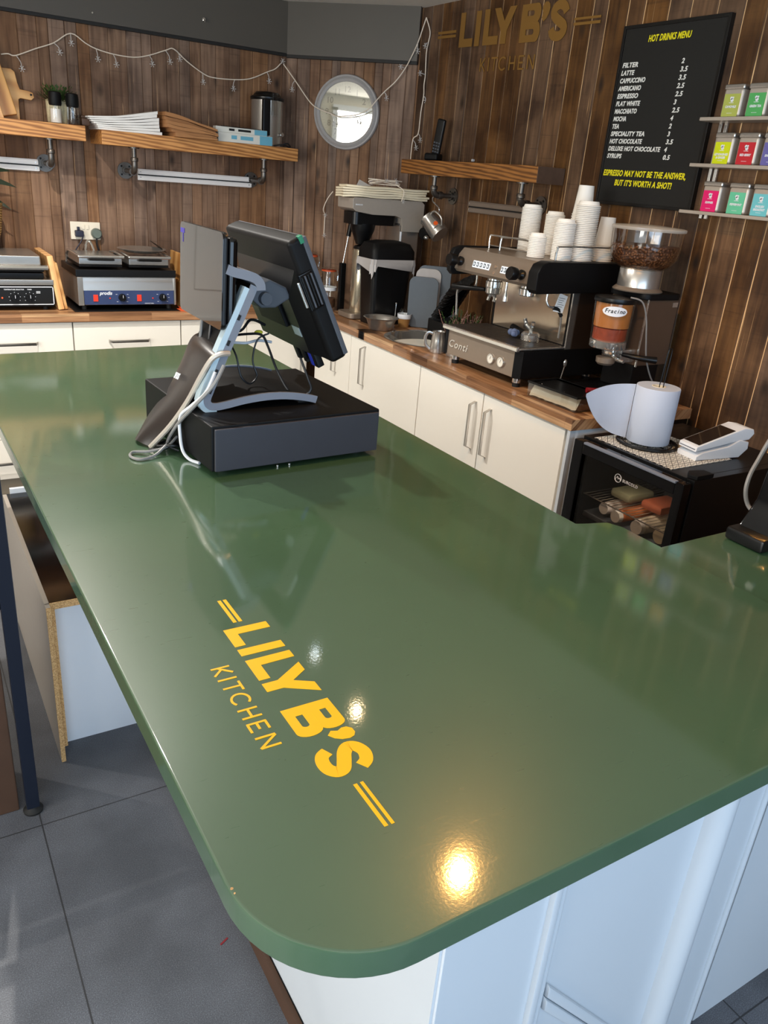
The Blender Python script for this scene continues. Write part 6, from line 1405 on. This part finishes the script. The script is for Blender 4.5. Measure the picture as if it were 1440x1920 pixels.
MB().strip([(x - .0, z) for x, z in bend + armp[1:]], .010, ya + .006, ym2).build('arm_plate', K['blackm'], t)
inner = [(.582, 1.116), (.560, 1.118), (.549, 1.130), (.5495, 1.150), (.587, 1.240), (.627, 1.326), (.652, 1.380)]
MB().strip(smooth2(inner, 3), .014, ya + .001, ya + .026).build('channel_edge', K['pale'], t)
for (x, z) in ((.576, 1.200), (.604, 1.262), (.628, 1.316), (.563, 1.158)):
    mb = MB(); mb.box((x + .0045, ya + .0002, z + .002), (.006, .003, .012), rot=(0, 24, 0)); mb.build('slot', K['shade'], t, 0)
MB().b2((.556, ya + .03, Z0 * 0 + 1.113), (.60, yz - .03, 1.117)).b2((.79, ya + .02, 1.1129), (.82, yz - .02, 1.1175)).build('grip_pad', K['rubber'], t)
MB().strip(smooth2([(.606, 1.418), (.622, 1.412), (.645, 1.407), (.668, 1.400), (.680, 1.388), (.682, 1.375)], 4), .020, ya - .002, yz + .002).build('top_bridge', K['grey'], t)
MB().prism([(.672, 1.392), (.660, 1.362), (.700, 1.330), (.735, 1.330), (.772, 1.352), (.760, 1.375), (.72, 1.392), (.700, 1.385)], 1.66, 1.86, 'y', .006).build('hinge_block', K['dgrey'], t)
mb = MB(); mb.cyl((.707, 1.6595, 1.352), (.707, 1.648, 1.352), .0150, .0135, 28); mb.build('hinge_cap', K['dgrey'], t)
# main screen, tilted back 25 degrees: local x = away from viewer side (screen normal), z up the screen, y depth
t = thing('till_monitor', 'large black till touchscreen tilted back, seen from behind with open port comb', 'monitor', (.83, 1.80, 1.22))
Mm = Matrix.Translation((.829, 0, 1.356)) @ Euler((0, R(-25.2), 0)).to_matrix().to_4x4()   # z axis runs up the screen
yn, yf2 = 1.612, 1.995; hh = .148
mb = MB(); mb.M = Mm; mb.b2((-.034, yn, -hh), (.010, yf2, hh), .011, 3); mb.build('screen_slab', K['blackm'], t)
mb = MB(); mb.M = Mm; mb.b2((.0, yn - .0015, -hh + .008), (.012, yf2 + .0015, hh - .004), .002); mb.build('bezel_edge', K['dgrey'], t)
mb = MB(); mb.M = Mm; mb.b2((.012, yn + .012, -hh + .014), (.0132, yf2 - .012, hh - .014)); mb.build('glass', K['blackg'], t, 0)
mb = MB(); mb.M = Mm; V = [(-.033, yn + .018, -hh + .01), (-.033, yf2 - .018, -hh + .01), (-.033, yf2 - .018, .085), (-.033, yn + .018, .085), (-.060, yn + .05, -hh + .03), (-.060, yf2 - .05, -hh + .03), (-.060, yf2 - .05, .02), (-.060, yn + .05, .02)]
mb.raw(V, [(0, 1, 2, 3), (7, 6, 5, 4), (0, 4, 5, 1), (1, 5, 6, 2), (2, 6, 7, 3), (3, 7, 4, 0)]); mb.build('rear_housing', K['black'], t)
mb = MB(); mb.M = Mm; mb.b2((-.068, yn + .115, -.06), (-.058, yf2 - .115, .02), .003); mb.build('mount_plate', K['blackm'], t)
mb = MB(); mb.M = Mm; mb.b2((-.038, yn - .004, -.012), (-.004, yn + .004, .075), .003); cb = mb.build('port_comb', K['blackg'], t)
for k in range(4):
    mb = MB(); mb.M = Mm; mb.b2((-.035 + k * .008, yn - .0075, -.006), (-.031 + k * .008, yn - .0035, .069), .001); mb.build('comb_rib', K['dgrey'] if k % 2 else K['black'], cb)
mb = MB(); mb.M = Mm; mb.b2((-.046, yn - .002, .0), (-.039, yn + .004, .060), .002); mb.build('chrome_strip', K['chrome'], t)
mb = MB(); mb.M = Mm; mb.b2((-.0612, yn + .055, -.075), (-.0602, yn + .095, -.052)); mb.build('rating_sticker', K['pale'], t, 0)
mb = MB(); mb.M = Mm; mb.b2((-.006, yn - .0025, hh - .016), (.0035, yn + .012, hh + .0012), .001); mb.build('green_sticker', K['greenled'], t)
for k, (y, m) in enumerate(((1.70, 'blu'), (1.74, 'black'), (1.78, 'black'), (1.68, 'black'))):
    mb = MB(); mb.M = Mm; mb.b2((-.050, y - .010, -hh - .018), (-.032, y + .010, -hh + .030), .003); mb.build('cable_plug', K[m], t)
# customer display, facing left
t = thing('customer_display', 'thin glossy customer display on the left of the till stand, reflecting the room', 'monitor', (.60, 1.76, 1.29))
Mc = Matrix.Translation((.597, 0, 1.388)) @ Euler((0, R(1.5), 0)).to_matrix().to_4x4()
mb = MB(); mb.M = Mc; p = rr(1.622, 1.905, -.098, .102, .014, 6); mb.prism(p, .0, .009, 'x', .002); mb.build('display_shell', K['black'], t)
mb = MB(); mb.M = Mc; p = rr(1.6225, 1.9045, -.0975, .1015, .014, 6); mb.prism(p, -.0022, -.0004, 'x'); mb.build('display_glass', mat('mirror_black', (34, 30, 28), .03, spec=.5), t)
mb = MB(); mb.M = Mc; mb.b2((.009, 1.624, -.09), (.034, 1.90, .094), .012, 4); mb.build('rear_shell', K['blackg'], t)
mb = MB(); mb.M = Mc; mb.b2((-.0030, 1.872, .078), (-.0022, 1.900, .088)); mb.b2((-.0030, 1.880, .058), (-.0022, 1.884, .080)); mb.build('blue_tape', K['purple'], t, 0)
# detached cover leaning against the stand
N_ = [(.606, 1.621, 1.243), (.585, 1.618, 1.243), (.566, 1.622, 1.231), (.548, 1.640, 1.190), (.528, 1.670, 1.130), (.499, 1.706, 1.066), (.462, 1.748, 1.0035)]
F_ = [(.640, 1.85, 1.240), (.620, 1.85, 1.242), (.598, 1.85, 1.226), (.574, 1.853, 1.170), (.540, 1.856, 1.105), (.492, 1.848, 1.050), (.448, 1.812, 1.0035)]
Ns, Fs = spline(N_, 5), spline(F_, 5); k = 8; V = []
for off in (Vector((0, 0, 0)), Vector((.004, 0, -.002))):
    for a, b in zip(Ns, Fs):
        for j in range(k + 1):
            u = j / k; V.append(a.lerp(b, u) + off + Vector((-.012, 0, .006)) * math.sin(math.pi * u))
n = len(Ns); g = k + 1; S = n * g; F = []
for i in range(n - 1):
    for j in range(k):
        q = i * g + j; F += [(q, q + 1, q + g + 1, q + g), (S + q, S + q + g, S + q + g + 1, S + q + 1)]
    F += [(i * g, (i + 1) * g, S + (i + 1) * g, S + i * g), (i * g + k, S + i * g + k, S + (i + 1) * g + k, (i + 1) * g + k)]
for j in range(k): F += [(j, S + j, S + j + 1, j + 1), ((n - 1) * g + j, (n - 1) * g + j + 1, S + (n - 1) * g + j + 1, S + (n - 1) * g + j)]
t = thing('stand_cover', 'loose black till stand cover with silver edge leaning on the stand', 'cover', (.5, 1.75, 1.001))
mb = MB(); mb.raw(V, F); mb.build('cover_shell', mat('black_cover', (40, 34, 31), .32), t)
mb = MB(); mb.tube([p + Vector((.003, -.003, -.001)) for p in Ns], .0062, 8, 1); mb.build('silver_edge', K['alu'], t)
c1, c2 = Ns[20].lerp(Fs[20], .30), Ns[20].lerp(Fs[20], .75)
rgt = (Vector(Ns[20]) - Vector(Fs[20])).normalized(); upv = (Ns[14].lerp(Fs[14], .5) - Ns[24].lerp(Fs[24], .5)).normalized(); nn = rgt.cross(upv).normalized(); upv = nn.cross(rgt)
cpt = Ns[17].lerp(Fs[17], .42) + Vector((-.0185, -.002, .0095)); 
if nn.dot(Vector((0, 0, 1.62)) - cpt) < 0: nn = -nn
Mt = Matrix(((rgt.x, upv.x, nn.x, cpt.x), (rgt.y, upv.y, nn.y, cpt.y), (rgt.z, upv.z, nn.z, cpt.z), (0, 0, 0, 1)))
text('cover_logo', 'SPUDS', .020, K['whiter'], Mt @ Matrix.Translation((-.028, -.006, .0012)), t, .0005, 0, .0003, 'LEFT', 1.0, .72)
# cables of the till
def cable(pts, r, m, lb, **kw): return solo(MB().tube(pts, r, 7, 6), 'till_cable', K[m], lb, 'cable', tuple(min(pts, key=lambda p: p[2])), 'cables of the till')
cable([(.80, 1.66, 1.215), (.812, 1.64, 1.17), (.818, 1.635, 1.145), (.80, 1.64, 1.128), (.775, 1.66, 1.135), (.755, 1.69, 1.18), (.735, 1.70, 1.235), (.72, 1.705, 1.262), (.69, 1.72, 1.262), (.66, 1.76, 1.25), (.62, 1.78, 1.24)], .0030, 'wireb', 'black cable dropping in the largest loop under the till screen')
cable([(.745, 1.72, 1.262), (.72, 1.73, 1.245), (.705, 1.72, 1.20), (.712, 1.71, 1.165), (.69, 1.70, 1.150), (.668, 1.70, 1.17), (.66, 1.71, 1.215), (.65, 1.74, 1.25)], .0022, 'wireb', 'thin black cable in a small loop behind the stand arm')
cable([(.765, 1.75, 1.235), (.73, 1.75, 1.24), (.70, 1.75, 1.235), (.66, 1.76, 1.235), (.61, 1.77, 1.225), (.59, 1.76, 1.20)], .0034, 'wirew', 'pale grey cable running straight behind the stand arm')
cable([(.76, 1.78, 1.27), (.72, 1.77, 1.285), (.69, 1.76, 1.262), (.64, 1.77, 1.25), (.60, 1.78, 1.235), (.57, 1.76, 1.21)], .0034, 'wireb', 'upper black cable running behind the stand arm')
cable([(.63, 1.76, 1.40), (.622, 1.75, 1.34), (.606, 1.73, 1.27), (.60, 1.74, 1.20), (.575, 1.72, 1.14), (.56, 1.70, 1.118)], .004, 'wireb', 'black cable hanging inside the open stand arm')
cable([(.625, 1.80, 1.39), (.612, 1.79, 1.33), (.60, 1.78, 1.25), (.59, 1.78, 1.18), (.57, 1.77, 1.12)], .0038, 'wirem', 'grey cable hanging inside the open stand arm')
cable([(.585, 1.585, 1.225), (.560, 1.580, 1.185), (.528, 1.610, 1.134), (.512, 1.675, 1.078), (.503, 1.722, 1.030), (.500, 1.735, 1.0046)], .0040, 'wirem', 'grey cable hanging between the loose cover and the cash drawer')
cable([(.575, 1.612, 1.205), (.553, 1.612, 1.160), (.530, 1.640, 1.125), (.516, 1.676, 1.092), (.513, 1.672, 1.050), (.513, 1.655, 1.018), (.520, 1.630, 1.0050), (.533, 1.600, 1.0046)], .0038, 'wirew', 'white cable running down the left side of the cash drawer')
cable([(.52, 1.72, 1.03), (.49, 1.70, 1.015), (.45, 1.70, 1.008), (.418, 1.715, 1.005), (.405, 1.69, 1.0045), (.420, 1.665, 1.0042), (.455, 1.675, 1.006), (.49, 1.70, 1.02)], .0032, 'wirem', 'looped grey cable on the counter at the foot of the loose cover')
cable([(.53, 1.70, 1.01), (.50, 1.69, 1.02), (.475, 1.72, 1.012), (.50, 1.76, 1.006), (.525, 1.73, 1.008), (.49, 1.71, 1.016), (.515, 1.69, 1.006)], .0030, 'wireb', 'tangled black cable behind the foot of the loose cover')
cable([(.525, 1.75, 1.07), (.51, 1.735, 1.04), (.505, 1.715, 1.015), (.48, 1.70, 1.010), (.455, 1.72, 1.006)], .0028, 'wireb', 'short black cable under the silver edge of the loose cover')
solo(MB().ball((.725, 1.735, 1.262), .008, 8, (1.4, .8, .7)), 'cable_tie', K['yel2'], 'small yellow green tie in the cable bundle', 'cable tie', (.725, 1.735, 1.255))
# dust mark on the floor
solo(MB().box((.44, 1.20, .0008), (.022, .004, .0012), rot=(0, 0, 25)), 'floor_scrap', K['maroon'], 'tiny red scrap on the grey floor left of the counter', 'scrap', (.44, 1.20, 0))
